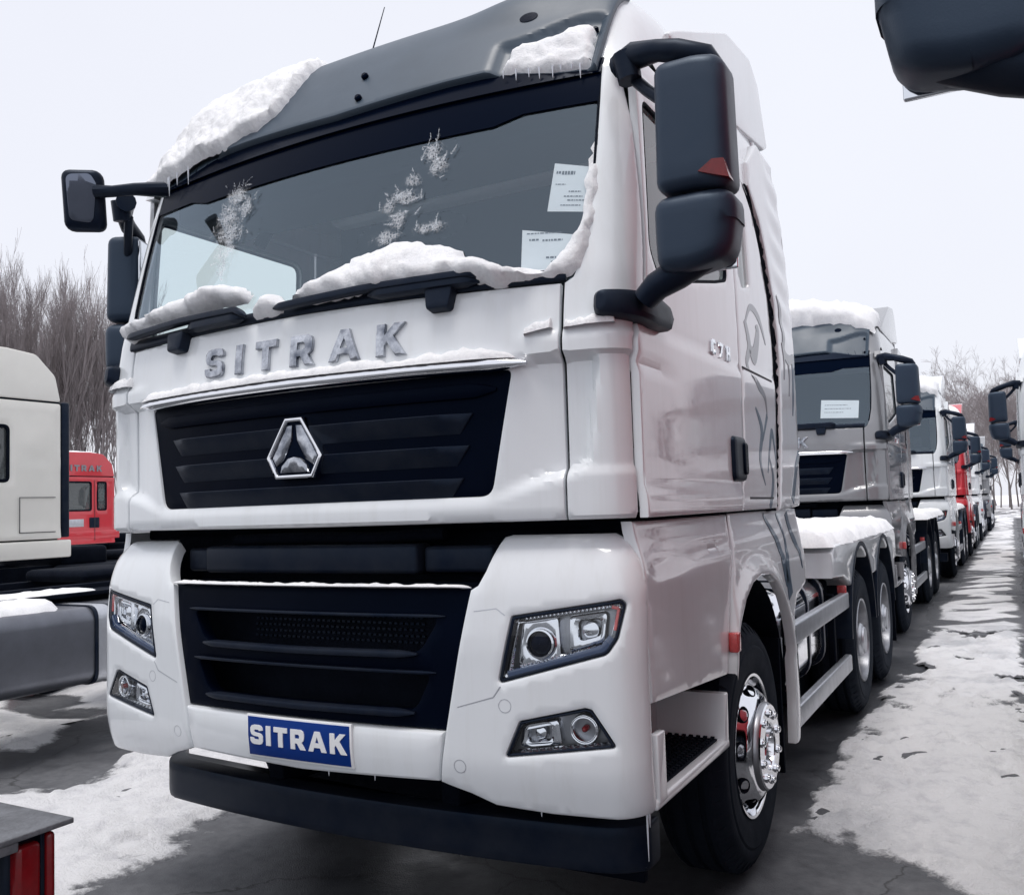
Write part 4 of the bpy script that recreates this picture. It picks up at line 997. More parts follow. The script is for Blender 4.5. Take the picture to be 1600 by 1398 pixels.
        rbox('air_tank_box', (min(sx*.60, sx*1.10), 3.98, .60), (max(sx*.60, sx*1.10), 4.10, 1.05), .04, M['matt'], T)
    # antenna
    mb = MB(); mb.tube([(-.275, .8, 3.63), (-.262, .8, 3.72), (-.170, .8, 3.95)], [.012, .004, .002], 8); mb.obj('antenna', M['plastic'], T)
    return T
# ------------------------------------------------------------------ ground and lying snow
def ground():
    me = bpy.data.meshes.new('ground'); S = 500
    me.from_pydata([(-S, -S, 0), (S, -S, 0), (S, S, 0), (-S, S, 0)], [], [(0, 1, 2, 3)])
    mt, t, b = newmat('wet_concrete')
    tcn = t.nodes.new('ShaderNodeTexCoord')
    def noise_(sc, d=6, r=.6):
        n = t.nodes.new('ShaderNodeTexNoise'); n.inputs['Scale'].default_value = sc; n.inputs['Detail'].default_value = d; n.inputs['Roughness'].default_value = r
        t.links.new(tcn.outputs['Object'], n.inputs['Vector']); return n
    n1, n2, n3 = noise_(.55, 8), noise_(14, 8, .7), noise_(130, 3)
    r1 = t.nodes.new('ShaderNodeValToRGB'); r1.color_ramp.elements[0].position = .41; r1.color_ramp.elements[0].color = (.034, .037, .045, 1)
    r1.color_ramp.elements[1].position = .58; r1.color_ramp.elements[1].color = (.132, .136, .146, 1)
    t.links.new(n1.outputs['Fac'], r1.inputs[0])
    r2 = t.nodes.new('ShaderNodeValToRGB'); r2.color_ramp.elements[0].position = .3; r2.color_ramp.elements[0].color = (.62, .62, .64, 1); r2.color_ramp.elements[1].position = .7; r2.color_ramp.elements[1].color = (1.12, 1.12, 1.12, 1)
    t.links.new(n2.outputs['Fac'], r2.inputs[0])
    mu = t.nodes.new('ShaderNodeMixRGB'); mu.blend_type = 'MULTIPLY'; mu.inputs[0].default_value = 1
    t.links.new(r1.outputs[0], mu.inputs[1]); t.links.new(r2.outputs[0], mu.inputs[2]); t.links.new(mu.outputs[0], b.inputs['Base Color'])
    rr = t.nodes.new('ShaderNodeMapRange'); rr.inputs['From Min'].default_value = .38; rr.inputs['From Max'].default_value = .58; rr.inputs['To Min'].default_value = .28; rr.inputs['To Max'].default_value = .8
    t.links.new(n1.outputs['Fac'], rr.inputs[0]); t.links.new(rr.outputs[0], b.inputs['Roughness'])
    # hairline cracks
    vw = t.nodes.new('ShaderNodeVectorMath'); vw.operation = 'MULTIPLY_ADD'; vw.inputs[1].default_value = (.35, .35, .35); n5 = noise_(2.5, 5)
    t.links.new(n5.outputs['Color'], vw.inputs[0]); t.links.new(tcn.outputs['Object'], vw.inputs[2])
    vo = t.nodes.new('ShaderNodeTexVoronoi'); vo.feature = 'DISTANCE_TO_EDGE'; vo.inputs['Scale'].default_value = .55; t.links.new(vw.outputs[0], vo.inputs['Vector'])
    cm = t.nodes.new('ShaderNodeMapRange'); cm.inputs['From Max'].default_value = .006; cm.inputs['To Min'].default_value = .35; t.links.new(vo.outputs['Distance'], cm.inputs[0])
    mc = t.nodes.new('ShaderNodeMixRGB'); mc.blend_type = 'MULTIPLY'; mc.inputs[0].default_value = 1; t.links.new(mu.outputs[0], mc.inputs[1]); t.links.new(cm.outputs[0], mc.inputs[2]); t.links.new(mc.outputs[0], b.inputs['Base Color'])
    ad = t.nodes.new('ShaderNodeMath'); ad.operation = 'ADD'; t.links.new(n2.outputs['Fac'], ad.inputs[0]); t.links.new(n3.outputs['Fac'], ad.inputs[1])
    bp = t.nodes.new('ShaderNodeBump'); bp.inputs['Strength'].default_value = .5; bp.inputs['Distance'].default_value = .01
    t.links.new(ad.outputs[0], bp.inputs['Height']); t.links.new(bp.outputs[0], b.inputs['Normal'])
    me.materials.append(mt); ob = link('ground', me); ob['kind'] = 'structure'
ground()
SNOW_IN = [  # outlines of lying snow seen on the ground
    [(2.6, 1.2), (1.863, 1.62), (1.64, 1.80), (1.466, 1.985), (1.40, 2.12), (1.41, 2.26), (1.33, 2.65), (1.31, 2.98), (1.32, 3.37), (1.33, 4.2), (1.39, 4.49), (1.46, 4.94), (1.38, 5.38), (1.36, 5.75), (1.45, 6.1), (1.25, 7.2), (1.20, 8.0), (1.35, 9), (1.2, 12), (1.3, 20), (1.3, 60), (2.25, 60), (2.2, 12), (2.35, 6.0), (2.45, 1.0)],
    [(-3.05, .80), (-2.70, .95), (-2.86, 1.5), (-3.0, 1.9), (-3.1, 2.6), (-2.0, 2.5), (-1.62, 1.4), (-1.60, .9), (-1.52, .5), (-1.32, .2), (-1.40, .05), (-1.9, -1.2), (-3.6, -1.6), (-3.6, .4)],
    [(-4.4, 1.3), (-3.75, 1.45), (-3.9, 1.75), (-4.3, 2.0), (-6, 2.4), (-6, 1.2)],
    [(-6.4, 3.0), (-2.0, 2.9), (-2.2, 9), (-3.3, 9), (-3.6, 4.5), (-6.4, 4.4)],
]
BARE = [[(-1.15, .2), (1.2, 1.4), (1.25, 7), (1.1, 60), (-1.15, 60), (-1.35, 2.0)], [(-1.28, .1), (.4, -1.4), (3, -1.4), (2.2, .8), (1.8, 1.6), (1.3, 2), (.6, 1.4), (-1.2, .9)],
        [(-3.55, -1.), (-3.35, .5), (-3.1, .9), (-2.9, 1.3), (-3.1, 1.75), (-3.6, 2.2), (-4.0, 1.95), (-3.75, 1.45), (-4.4, 1.25), (-6.0, .6), (-6, -1.)], [(2.40, -1), (4.8, -1), (4.8, 60), (2.25, 60)]]
def snow_field(x0, x1, y0, y1, st):
    nx = int(round((x1-x0)/st))+1; ny = int(round((y1-y0)/st))+1
    X, Y = np.meshgrid(np.linspace(x0, x1, nx), np.linspace(y0, y1, ny)); P = np.stack([X.ravel(), Y.ravel()], 1)
    N1 = np.array([mnoise.fractal((x*.45, y*.45, 3.1), 1, 2, 5) for x, y in P])
    N2 = np.array([mnoise.fractal((x*2.3, y*2.3, 7.7), 1, 2, 5) for x, y in P])
    N3 = np.array([mnoise.fractal((x*9, y*9, 1.7), 1, 2, 4) for x, y in P])
    N4 = np.array([mnoise.fractal((x*30, y*30, 5.7), 1, 2, 3) for x, y in P])
    mval = .10+N1*.6+N2*.1
    d_in = np.full(len(P), -9.); d_out = np.full(len(P), -9.)
    for pl in SNOW_IN:
        d = bdist(P, pl); d_in = np.maximum(d_in, np.where(pip(P, pl), d, -d))
    for pl in BARE:
        d = bdist(P, pl); d_out = np.maximum(d_out, np.where(pip(P, pl), d, -d))
    k = np.clip((np.maximum(d_in, d_out)+.25)/.35, 0, 1)
    near = np.clip((d_in-d_out)*.5, -.3, .3)
    mval = mval*(1-k)+near*k
    mval = mval-.035+N2*.06+N3*.05+N4*.02
    e = np.clip(mval/.20, 0, 1); e = e*e*(3-2*e)
    if y1 > 5: 
        wet = np.clip((N2+.35*N1-.16)/.25, 0, 1)*np.clip((P[:, 1]-3.6)/2.5, 0, 1)*np.clip((P[:, 0]+3.)/1., 0, 1); mval = mval-.34*wet
    H = .014*np.tanh(mval/.05)+e*(.020+.018*N2+.016*N3+.006*N4)
    rp = random.Random(17)
    if y1 < 20:
        for _ in range(150):
            cx, cy, an = rp.uniform(1.2, 2.4), rp.uniform(1.6, 9), rp.gauss(1.57, .5)
            if rp.random() < .35: cx, cy = rp.uniform(-3.2, -1.5), rp.uniform(-1.2, 1.8)
            dx, dy = P[:, 0]-cx, P[:, 1]-cy; u = (dx*math.cos(an)+dy*math.sin(an))/.15; v = (-dx*math.sin(an)+dy*math.cos(an))/.06
            r_ = np.sqrt(u*u+v*v); dent = np.clip(1.15-r_, 0, .5)*2; rim = np.exp(-((r_-1.35)/.22)**2)
            H = np.where(mval > .06, H-.020*dent+.006*rim, H)
    H = np.maximum(H, -.02)
    return P, H, mval, nx, ny
def snow_cover():
    V = []; F = []
    DV = []
    def add(x0, x1, y0, y1, st, skip=None):
        P, H, mv, nx, ny = snow_field(x0, x1, y0, y1, st); b = len(V)
        idx = -np.ones(nx*ny, int); keep = []
        g = mv.reshape(ny, nx) > -.01
        for j in range(ny-1):
            for i in range(nx-1):
                if g[j, i] or g[j+1, i] or g[j, i+1] or g[j+1, i+1]:
                    x, y = P[j*nx+i]
                    if skip and skip[0]-1e-6 <= x and x+st <= skip[1]+1e-6 and skip[2]-1e-6 <= y and y+st <= skip[3]+1e-6: continue
                    keep.append((j*nx+i, j*nx+i+1, (j+1)*nx+i+1, (j+1)*nx+i))
        for q in keep:
            for c in q:
                if idx[c] < 0:
                    idx[c] = len(V); V.append((P[c][0], P[c][1], max(H[c], -.03))); DV.append(float(mv[c]))
        F.extend(tuple(int(idx[c]) for c in q) for q in keep)
    add(-4.4, 2.6, -1.6, 9.2, .03)
    add(-40.4, 24.4, -1.6, 94.4, .36, skip=(-4.4, 2.6, -1.6, 9.2))
    ob = mk('snow_cover', V, F, M['groundsnow'], None, 180); at_ = ob.data.attributes.new('depth', 'FLOAT', 'POINT'); at_.data.foreach_set('value', DV); tag(ob, 'trodden white snow lying in patches over the grey concrete yard', 'snow', kind='stuff')
snow_cover()
# far snowy field beyond the yard
me = bpy.data.meshes.new('snow_field'); me.from_pydata([(-400, 94.4, .012), (400, 94.4, .012), (400, 480, .012), (-400, 480, .012)], [], [(0, 1, 2, 3)]); at_ = me.attributes.new('depth', 'FLOAT', 'POINT'); at_.data.foreach_set('value', [1.]*4); me.materials.append(M['groundsnow'])
link('snow_field', me)['kind'] = 'structure'

# ------------------------------------------------------------------ trucks
def kids(o): return [c for c in bpy.data.objects if c.parent == o]
def copy_tree(o, swap, drop, tree, parent=None):
    if o.name.split('.')[0] in drop: return None
    c = o.copy(); COL.objects.link(c)
    if parent is not None: c.parent = parent
    if c.type == 'MESH':
        for i, sl in enumerate(c.material_slots):
            if sl.material and sl.material.name in swap:
                nm_ = sl.material.name; sl.link = 'OBJECT'; sl.material = swap[nm_]
    for ch in tree.get(o.name, []): copy_tree(ch, swap, drop, tree, c)
    return c
hero = build_truck()
tag(hero, 'white tractor truck with grey-blue painted ornaments and a blue name plate, foremost in the photo', 'truck', 'tractor trucks parked nose to tail')
tree = {}
for ob in list(bpy.data.objects):
    if ob.parent: tree.setdefault(ob.parent.name, []).append(ob)
ORN = {'painted_ornament', 'front_mirror'}
SM = {'wheel_nut', 'hand_hole', 'tread_lugs', 'tread_studs', 'bolt', 'shut_line', 'lamp_bulb', 'bulb_ring', 'tow_cap', 'petal', 'bunk', 'antenna', 'plate_rim', 'projector_ring', 'radiator_mesh', 'inner_tyre', 'air_pipe', 'tank_cap'}
def park(x, y, paint, label, drop=frozenset(), rz=0):
    c = copy_tree(hero, {'white_paint': M[paint]}, set(drop) | ORN, tree)
    c.location = (x, y, 0); c.rotation_euler = (0, 0, rz); c['label'] = label
    return c
park(-.10, 7.55, 'silver', 'silver-grey tractor truck parked directly behind the foremost white one')
park(.02, 15.3, 'white', 'white tractor truck parked behind the silver-grey one', SM)
park(.06, 22.0, 'red', 'red tractor truck in the row behind the second white truck', SM)
park(.09, 29.9, 'white', 'white tractor truck far down the row behind the red truck', SM)
park(.20, 38.4, 'silver', 'silver-grey tractor truck far down the row, last but one', SM)
park(-.12, 47.5, 'white', 'tiny white tractor truck at the far end of the row', SM)
park(3.71, -1.0, 'red', 'tractor truck at the right edge of which only the big black mirror overhead shows', {'front_mirror', 'antenna'})
park(3.63, 11.35, 'white', 'tractor truck at the right edge showing a mirror and one front wheel', SM)
park(3.66, 19.4, 'silver', 'tractor truck at the right edge mostly hidden behind the one with the wheel', SM)

# the foremost truck's right-hand mirror is folded back
for ob in tree[hero.name]:
    if ob.name.startswith('side_mirror') and ob.location.x < 0:
        hinge = Vector((-1.24, .24, ob.location.z)); d = ob.location-hinge
        ms = [c for c in tree.get(ob.name, []) if c.name.startswith('mirror_mount')]; oldp = Matrix.Translation(ob.location)
        rot = Matrix.Rotation(R_(-62), 3, 'Z'); ob.location = hinge+rot@d; ob.rotation_euler = (0, 0, R_(-62))
        newp = Matrix.Translation(ob.location) @ Matrix.Rotation(R_(-62), 4, 'Z')
        for c in ms: c.matrix_basis = newp.inverted() @ oldp @ Matrix.Translation(c.location)

# papers behind the windscreen
def paper(poly, label, lines, off=-.016, src=cab, loc=None):
    p = panel('paper_notice', poly, src, M['paper'], None, t=.001, off=off, bev=0, res=.06)
    tag(p, label, 'paper', 'paper sheets in the windscreens')
    for (a, b, w, h) in lines:
        x0, z0 = poly[0]; ex = (poly[1][0]-x0, poly[1][1]-z0); ey = (poly[3][0]-x0, poly[3][1]-z0)
        f = lambda u, v: (x0+ex[0]*u+ey[0]*v, z0+ex[1]*u+ey[1]*v)
        x = a; rw = random.Random(int(a*1000+b*7919))
        while x < a+w-.01:                        # broken up like words too small to read
            l = min(rw.uniform(.025, .085), a+w-x)
            panel('printed_line', [f(x, b), f(x+l, b), f(x+l, b+h*.7), f(x, b+h*.7)], src, M['ink'], p, t=.0004, off=off+.0012, bev=0, res=.2); x += l+.02
    if loc: p.location = loc
    return p
paper([(.951, 2.592), (1.094, 2.570), (1.101, 2.735), (.963, 2.772)], 'upper white paper sheet behind the windscreen of the foremost truck', [(.08, .78, .12, .07), (.22, .76, .32, .10), (.45, .40, .3, .03), (.35, .30, .45, .03), (.45, .22, .42, .03), (.30, .12, .5, .025), (.10, .55, .25, .02)])
paper([(.879, 2.36), (1.052, 2.345), (1.066, 2.490), (.868, 2.535)], 'lower white paper sheet half buried in snow on the windscreen', [(.15, .76, .2, .05), (.42, .74, .4, .05), (.1, .90, .7, .03), (.50, .38, .2, .05), (.6, .30, .25, .03)])
paper([(.60, 2.45), (.98, 2.43), (.99, 2.62), (.61, 2.65)], 'white paper sheet in the windscreen of the silver-grey truck', [(.1, .7, .6, .04), (.1, .5, .7, .04), (.1, .3, .5, .04)], loc=(-.10, 7.55, 0))

# ------------------------------------------------------------------ snow on the foremost truck
snow_patch('windscreen_snow', [(-.045, 2.362), (-.02, 2.40), (.066, 2.455), (.226, 2.535), (.39, 2.55), (.55, 2.53), (.66, 2.48), (.74, 2.435), (.85, 2.385), (.963, 2.385), (1.035, 2.43), (1.066, 2.50), (1.085, 2.62), (1.092, 2.80), (1.108, 2.88), (1.116, 2.70), (1.118, 2.52), (1.10, 2.40), (1.06, 2.335), (.80, 2.325), (.60, 2.352), (.2, 2.358)], cab, .085,
    'long heap of snow along the windscreen foot above the right-hand wiper', seed=3, edge=.07, rough=.35, jag=.014, off=.0, prof=lambda a, b: .35+.65*(1-sst(2.36, 2.56, b)) if a < .9 else .45-.2*sst(2.4, 2.8, b))
snow_patch('windscreen_snow', [(-1.09, 2.37), (-1.09, 2.435), (-.95, 2.45), (-.80, 2.475), (-.60, 2.51), (-.45, 2.515), (-.33, 2.49), (-.27, 2.455), (-.30, 2.42), (-.42, 2.42), (-.60, 2.405), (-.85, 2.385), (-1.03, 2.355)], cab, .075,
    'heap of snow on the left-hand wiper at the windscreen foot', seed=9, edge=.05, rough=.3, jag=.012)
snow_patch('windscreen_snow', [(-.225, 2.335), (-.22, 2.37), (-.17, 2.43), (-.12, 2.425), (-.075, 2.38), (-.08, 2.338)], cab, .07, 'small rounded snow lump between the two wipers', seed=5, edge=.05, rough=.2, jag=.006)
snow_patch('visor_snow', [(-1.192, -.03), (-1.192, .2), (-1.19, .45), (-1.0, .66), (-.60, .68), (-.36, .66), (-.30, .50), (-.315, .36), (-.335, .25), (-.36, .18), (-.46, .115), (-.56, .085), (-.666, .068), (-.80, .055), (-.863, .04), (-1.0, .005), (-1.10, -.02)], roof, .052,
    'thick snow slab on the left end of the grey sun visor', seed=1, edge=.03, rough=.30, jag=.016, off=.03)
snow_patch('visor_snow', [(.725, .060), (.738, .12), (.745, .180), (.79, .198), (.842, .205), (.92, .228), (.974, .246), (1.045, .266), (1.062, .18), (1.064, .05), (1.055, .0), (.98, .0), (.93, .012), (.85, .035), (.78, .05)], roof, .030,
    'crusted snow in the right-hand recess of the grey sun visor', seed=4, edge=.03, rough=.5, jag=.010, off=.006)
def ridge(nm, surf, path, h, d, off, label, seed):
    # low rounded snow ridge lying on a ledge
    N = 90; V = []; F = []; n = 9
    L = [0]
    for i in range(len(path)-1): L.append(L[-1]+math.dist(path[i], path[i+1]))
    for k in range(N+1):
        u = L[-1]*k/N; i = 0
        while i < len(path)-2 and u > L[i+1]: i += 1
        f = (u-L[i])/(L[i+1]-L[i]); s = path[i][0]+(path[i+1][0]-path[i][0])*f; z = path[i][1]+(path[i+1][1]-path[i][1])*f
        e = min(1, min(k, N-k)/5)**.5
        g = max(.12, 1+.55*fbm(s*6, seed, .3)+.35*fbm(s*25, seed, 2))*e
        for j in range(n):
            t = math.pi*j/(n-1); w = 1+.12*fbm(s*40, j*.7, seed)
            V.append(surf(s, z+h*g*math.sin(t)*w, off-d*.5+(-d*.9*math.cos(t)*e)*w*.8))
    for k in range(N):
        for j in range(n-1): F.append((k*n+j, (k+1)*n+j, (k+1)*n+j+1, k*n+j+1))
    mb = MB(); mb.add(V, F); ob = mb.obj(nm, M['snow'], None, 80); tag(ob, label, 'snow'); return ob
ridge('trim_snow', cab, [(-.90, 2.078), (0, 2.086), (.88, 2.078)], .036, .05, .04, 'thin snow ridge lying on the chrome strip under the chrome letters', 2.)
ridge('grille_snow', bump, [(-.705, 1.336), (.70, 1.336)], .012, .035, .012, 'thin line of snow along the top edge of the lower grille', 5.)
ridge('ledge_snow', cab, [(.905, 2.150), (1.0, 2.165)], .026, .03, .018, 'small snow lump on the front ledge left of the shut line beside the right corner', 7.)
ridge('ledge_snow', cab, [(1.036, 2.160), (1.20, 2.168)], .034, .04, .018, 'small snow lump on the front ledge under the black mirror mount', 8.)
ridge('ledge_snow', cab, [(-1.25, 2.160), (-1.0, 2.160)], .034, .05, .018, 'small snow lump on the left front corner of the foremost truck', 11.)
def cap(nm, lo, hi, label, seed, group=None, th=.08, tilt=0):
    # pillow of snow on a flat top
    def top(a, b, off=0.): return (a, b, lo[2]+off+tilt*(b-lo[1]))
    pl = fillet([(lo[0], lo[1]), (hi[0], lo[1]), (hi[0], hi[1]), (lo[0], hi[1])], .12)
    return snow_patch(nm, pl, top, th, label, seed=seed, res=.05, edge=.14, rough=.25, jag=.03, group=group)
cap('deck_snow', (-1.25, 3.43, 1.28), (1.25, 7.0, 0), 'broad snow blanket over the rear mudguards of the foremost truck', 2., th=.11)
def arch_pts(yc): return [(yc-.66*math.cos(t), .55+.62*math.sin(t)*1.06) for t in [R_(40+100*k/10) for k in range(11)]]
dk = [(3.48, 1.24), (3.50, 1.08), (3.9, 1.06)]+arch_pts(AXLES[1])+arch_pts(AXLES[2])+[(6.95, 1.0), (6.95, 1.24), (6.85, 1.285), (3.60, 1.285)]
for xa, xb in ((.56, 1.245), (-1.245, -.56)): prism('deck_cover', dk, xa, xb, .02, M['white'], hero)
rbox('deck_plate', (-.56, 3.6, 1.20), (.56, 6.85, 1.262), .01, M['matt'], hero)
# snow caps of the other trucks
def roofcap(x, y, label, seed):
    ob = snow_patch('roof_snow', [(-1.13, .34), (-.5, .46), (.5, .46), (1.13, .34), (1.14, .8), (1.10, 1.15), (-1.10, 1.15), (-1.14, .8)], roof, .11, label, seed=seed, res=.05, edge=.12, rough=.25, jag=.03, off=.03, prof=lambda a, b: .6+1.5*max(0, 1-(a/1.12)**2))
    ob.location = (x, y, 0); ob['group'] = 'snow on truck roofs'
roofcap(-.10, 7.55, 'snow cap on the roof of the silver-grey truck', 1.); roofcap(.02, 15.3, 'snow cap on the roof of the second white truck', 2.)
roofcap(.06, 22.0, 'snow cap on the roof of the red truck down the row', 3.); roofcap(.09, 29.9, 'snow cap on the roof of the white truck behind the red one', 4.)
for y, sd, lb in ((7.45, 3., 'snow blanket over the rear mudguards of the silver-grey truck'), (15.2, 4., 'snow blanket over the rear mudguards of the second white truck'), (21.9, 5., 'snow blanket over the rear mudguards of the red truck')):
    cap('deck_snow', (-1.2, y+3.45, 1.255), (1.22, y+6.95, 0), lb, sd, group='snow on the truck decks', th=.10)
# frost feathers on the glass
def frost(spots, label, seed, n=60):
    # ice ferns: fine stems with slanting barbs
    rnd = random.Random(seed); mb = MB()
    def blade(s, z, a, l, w):
        ca, sa = math.cos(a), math.sin(a); q = [(s-sa*w, z+ca*w), (s+ca*l, z+sa*l), (s+sa*w, z-ca*w)]
        mb.add([cab(q[0][0], q[0][1], .0012), cab(q[1][0], q[1][1], .0012+.35*w*rnd.random()), cab(q[2][0], q[2][1], .0022)], [(0, 1, 2)])
    for _ in range(n):
        c = rnd.choice(spots); s = c[0]+rnd.gauss(0, c[2]*.5); z = c[1]+rnd.gauss(0, c[3]*.5); a = rnd.gauss(1.5, .7); L = rnd.uniform(.012, .05)
        k = 0.
        while k < L:
            r = (1-k/L)
            for sg in (-1, 1):
                if rnd.random() < .8: blade(s, z, a+sg*rnd.uniform(.6, 1.1), rnd.uniform(.004, .013)*(.4+r), rnd.uniform(.0006, .0013))
            st = rnd.uniform(.003, .006); blade(s, z, a, st*1.6, .0009); s += math.cos(a)*st; z += math.sin(a)*st; a += rnd.gauss(0, .13); k += st
    ob = mk('window_frost', mb.v, mb.f, M['fern'], None, 180); tag(ob, label, 'frost', kind='stuff')
    # thin film of rime between the ferns; 'cover' is how thick it grew
    x0 = min(c[0]-c[2]*2 for c in spots); x1 = max(c[0]+c[2]*2 for c in spots); z0 = min(c[1]-c[3]*2 for c in spots); z1 = max(c[1]+c[3]*2 for c in spots)
    nx, nz_ = int((x1-x0)/.008)+1, int((z1-z0)/.008)+1; V = []; D = []
    for j in range(nz_+1):
        for i in range(nx+1):
            s = x0+(x1-x0)*i/nx; z = z0+(z1-z0)*j/nz_; V.append(cab(s, z, .0008))
            D.append(min(1, max(math.exp(-(((s-c[0])/c[2])**2+((z-c[1])/c[3])**2)) for c in spots)*1.15))
    F = [(j*(nx+1)+i, j*(nx+1)+i+1, (j+1)*(nx+1)+i+1, (j+1)*(nx+1)+i) for j in range(nz_) for i in range(nx)]
    F = [f for f in F if max(D[k] for k in f) > .06]
    fo = mk('rime_film', V, F, M['frostfilm'], ob, 180); at_ = fo.data.attributes.new('cover', 'FLOAT', 'POINT'); at_.data.foreach_set('value', D)
frost([(.49, 2.90, .05, .05), (.52, 2.84, .05, .06), (.42, 2.80, .05, .04), (.38, 2.74, .07, .03), (.42, 2.72, .07, .02), (.33, 2.70, .05, .03), (.38, 2.64, .05, .05), (.34, 2.58, .07, .04), (.52, 2.59, .08, .03)], 'ice crystals on the middle of the windscreen above the snow heap', 5, 48)
frost([(-.50, 2.93, .08, .06), (-.52, 2.84, .09, .09), (-.50, 2.76, .11, .08), (-.50, 2.68, .10, .05), (-.50, 2.60, .03, .06), (-.42, 2.86, .04, .06)], 'feathery ice crystals on the left half of the windscreen', 6, 85)
# icicles
def icicles(pts, label, surf=None):
    mb = MB()
    for (p, l) in pts:
        p = Vector(p); mb.tube([p, p-Vector((0, 0, l*.5)), p-Vector((0, 0, l))], [.0045, .003, .0008], 6)
    ob = mb.obj('icicle_row', M['clear_ice'], None, 60); tag(ob, label, 'icicles', kind='stuff')
M['clear_ice'] = mat('ice', (.75, .79, .85), .12, coat=1)
rnd = random.Random(3)
icicles([(roof(s, .045-.16*max(0, s-.75), .03), rnd.uniform(.02, .06)) for s in (.74, .79, .84, .88, .93, .96, 1.0, 1.03)], 'little icicles under the right-hand visor snow')
icicles([(roof(s, -.01+.1*(1.05+s), .05), rnd.uniform(.03, .09)) for s in (-1.05, -1.0, -.99, -.93, -.85)], 'little icicles under the left-hand visor snow')
icicles([(bump(1.28, .632, -.03), .16), (bump(1.30, .632, -.03), .06), (bump(.9, .628, -.03), .03), (bump(.3, .70, -.03), .03), (bump(.1, .69, -.03), .025)], 'icicles hanging from the white bumper')

# ------------------------------------------------------------------ left-hand side: tank of a parked tractor, cream and red trucks, tail lamp
tk = empty('tractor_chassis', (-4.75, .75, 0)); tag(tk, 'grey steel tank and frame of a parked tractor at the left edge of the photo', 'truck chassis')
o_ = Vector(tk.location)
def lb(nm, lo, hi, bev, mtl, par=tk, **k): return rbox(nm, (lo[0]-o_.x, lo[1]-o_.y, lo[2]), (hi[0]-o_.x, hi[1]-o_.y, hi[2]), bev, mtl, par, **k)
ft = lb('fuel_tank', (-4.18, -.2, .44), (-3.54, 2.45, .985), .10, M['tankdark'], seg=6, angle=60)
for y in (.3, 1.84):
    hoop('tank_strap', -4.187-o_.x, -3.533-o_.x, .433, .992, .106, y-.055-o_.y, y+.055-o_.y, M['satin'], ft)
    for d in (-.068, .068): hoop('strap_edge', -4.190-o_.x, -3.530-o_.x, .430, .995, .108, y+d-.013-o_.y, y+d+.013-o_.y, M['plastic'], ft)
for x in (-5.2, -4.36): lb('frame_rail', (x-.04, -3., .86), (x+.04, 4.2, 1.10), .01, M['matt'])
for y in (.5, 1.7, 3.2): lb('cross_member', (-5.2, y-.06, .88), (-4.36, y+.06, 1.06), .01, M['matt'])
lb('rail_plate', (-4.34, -.2, 1.03), (-4.0, 2.6, 1.06), .006, M['matt'])
lb('battery_box', (-6.0, .2, .5), (-5.3, 1.5, 1.0), .05, M['matt']); lb('fifth_wheel', (-5.2, 2.3, 1.1), (-4.4, 3.1, 1.2), .05, M['matt'])
for y in (2.95,):
    for sx in (-1, 1):
        for ob in kids(hero):
            if ob.name.startswith('rear_wheel'):
                if (ob.location.x > 0) == (sx > 0):
                    c = copy_tree(ob, {}, SM, tree, tk); c.location = (sx*1.22, y-o_.y, .53); break
cap('tank_snow', (-4.15, -.3, .975), (-3.63, 1.62, 0), 'smooth snow pillow on top of the grey tank at the left edge', 6., th=.085)
cap('rail_snow', (-4.42, .2, 1.055), (-4.02, 2.2, 0), 'narrow strip of snow on the black frame rail at the left edge', 8., th=.03)

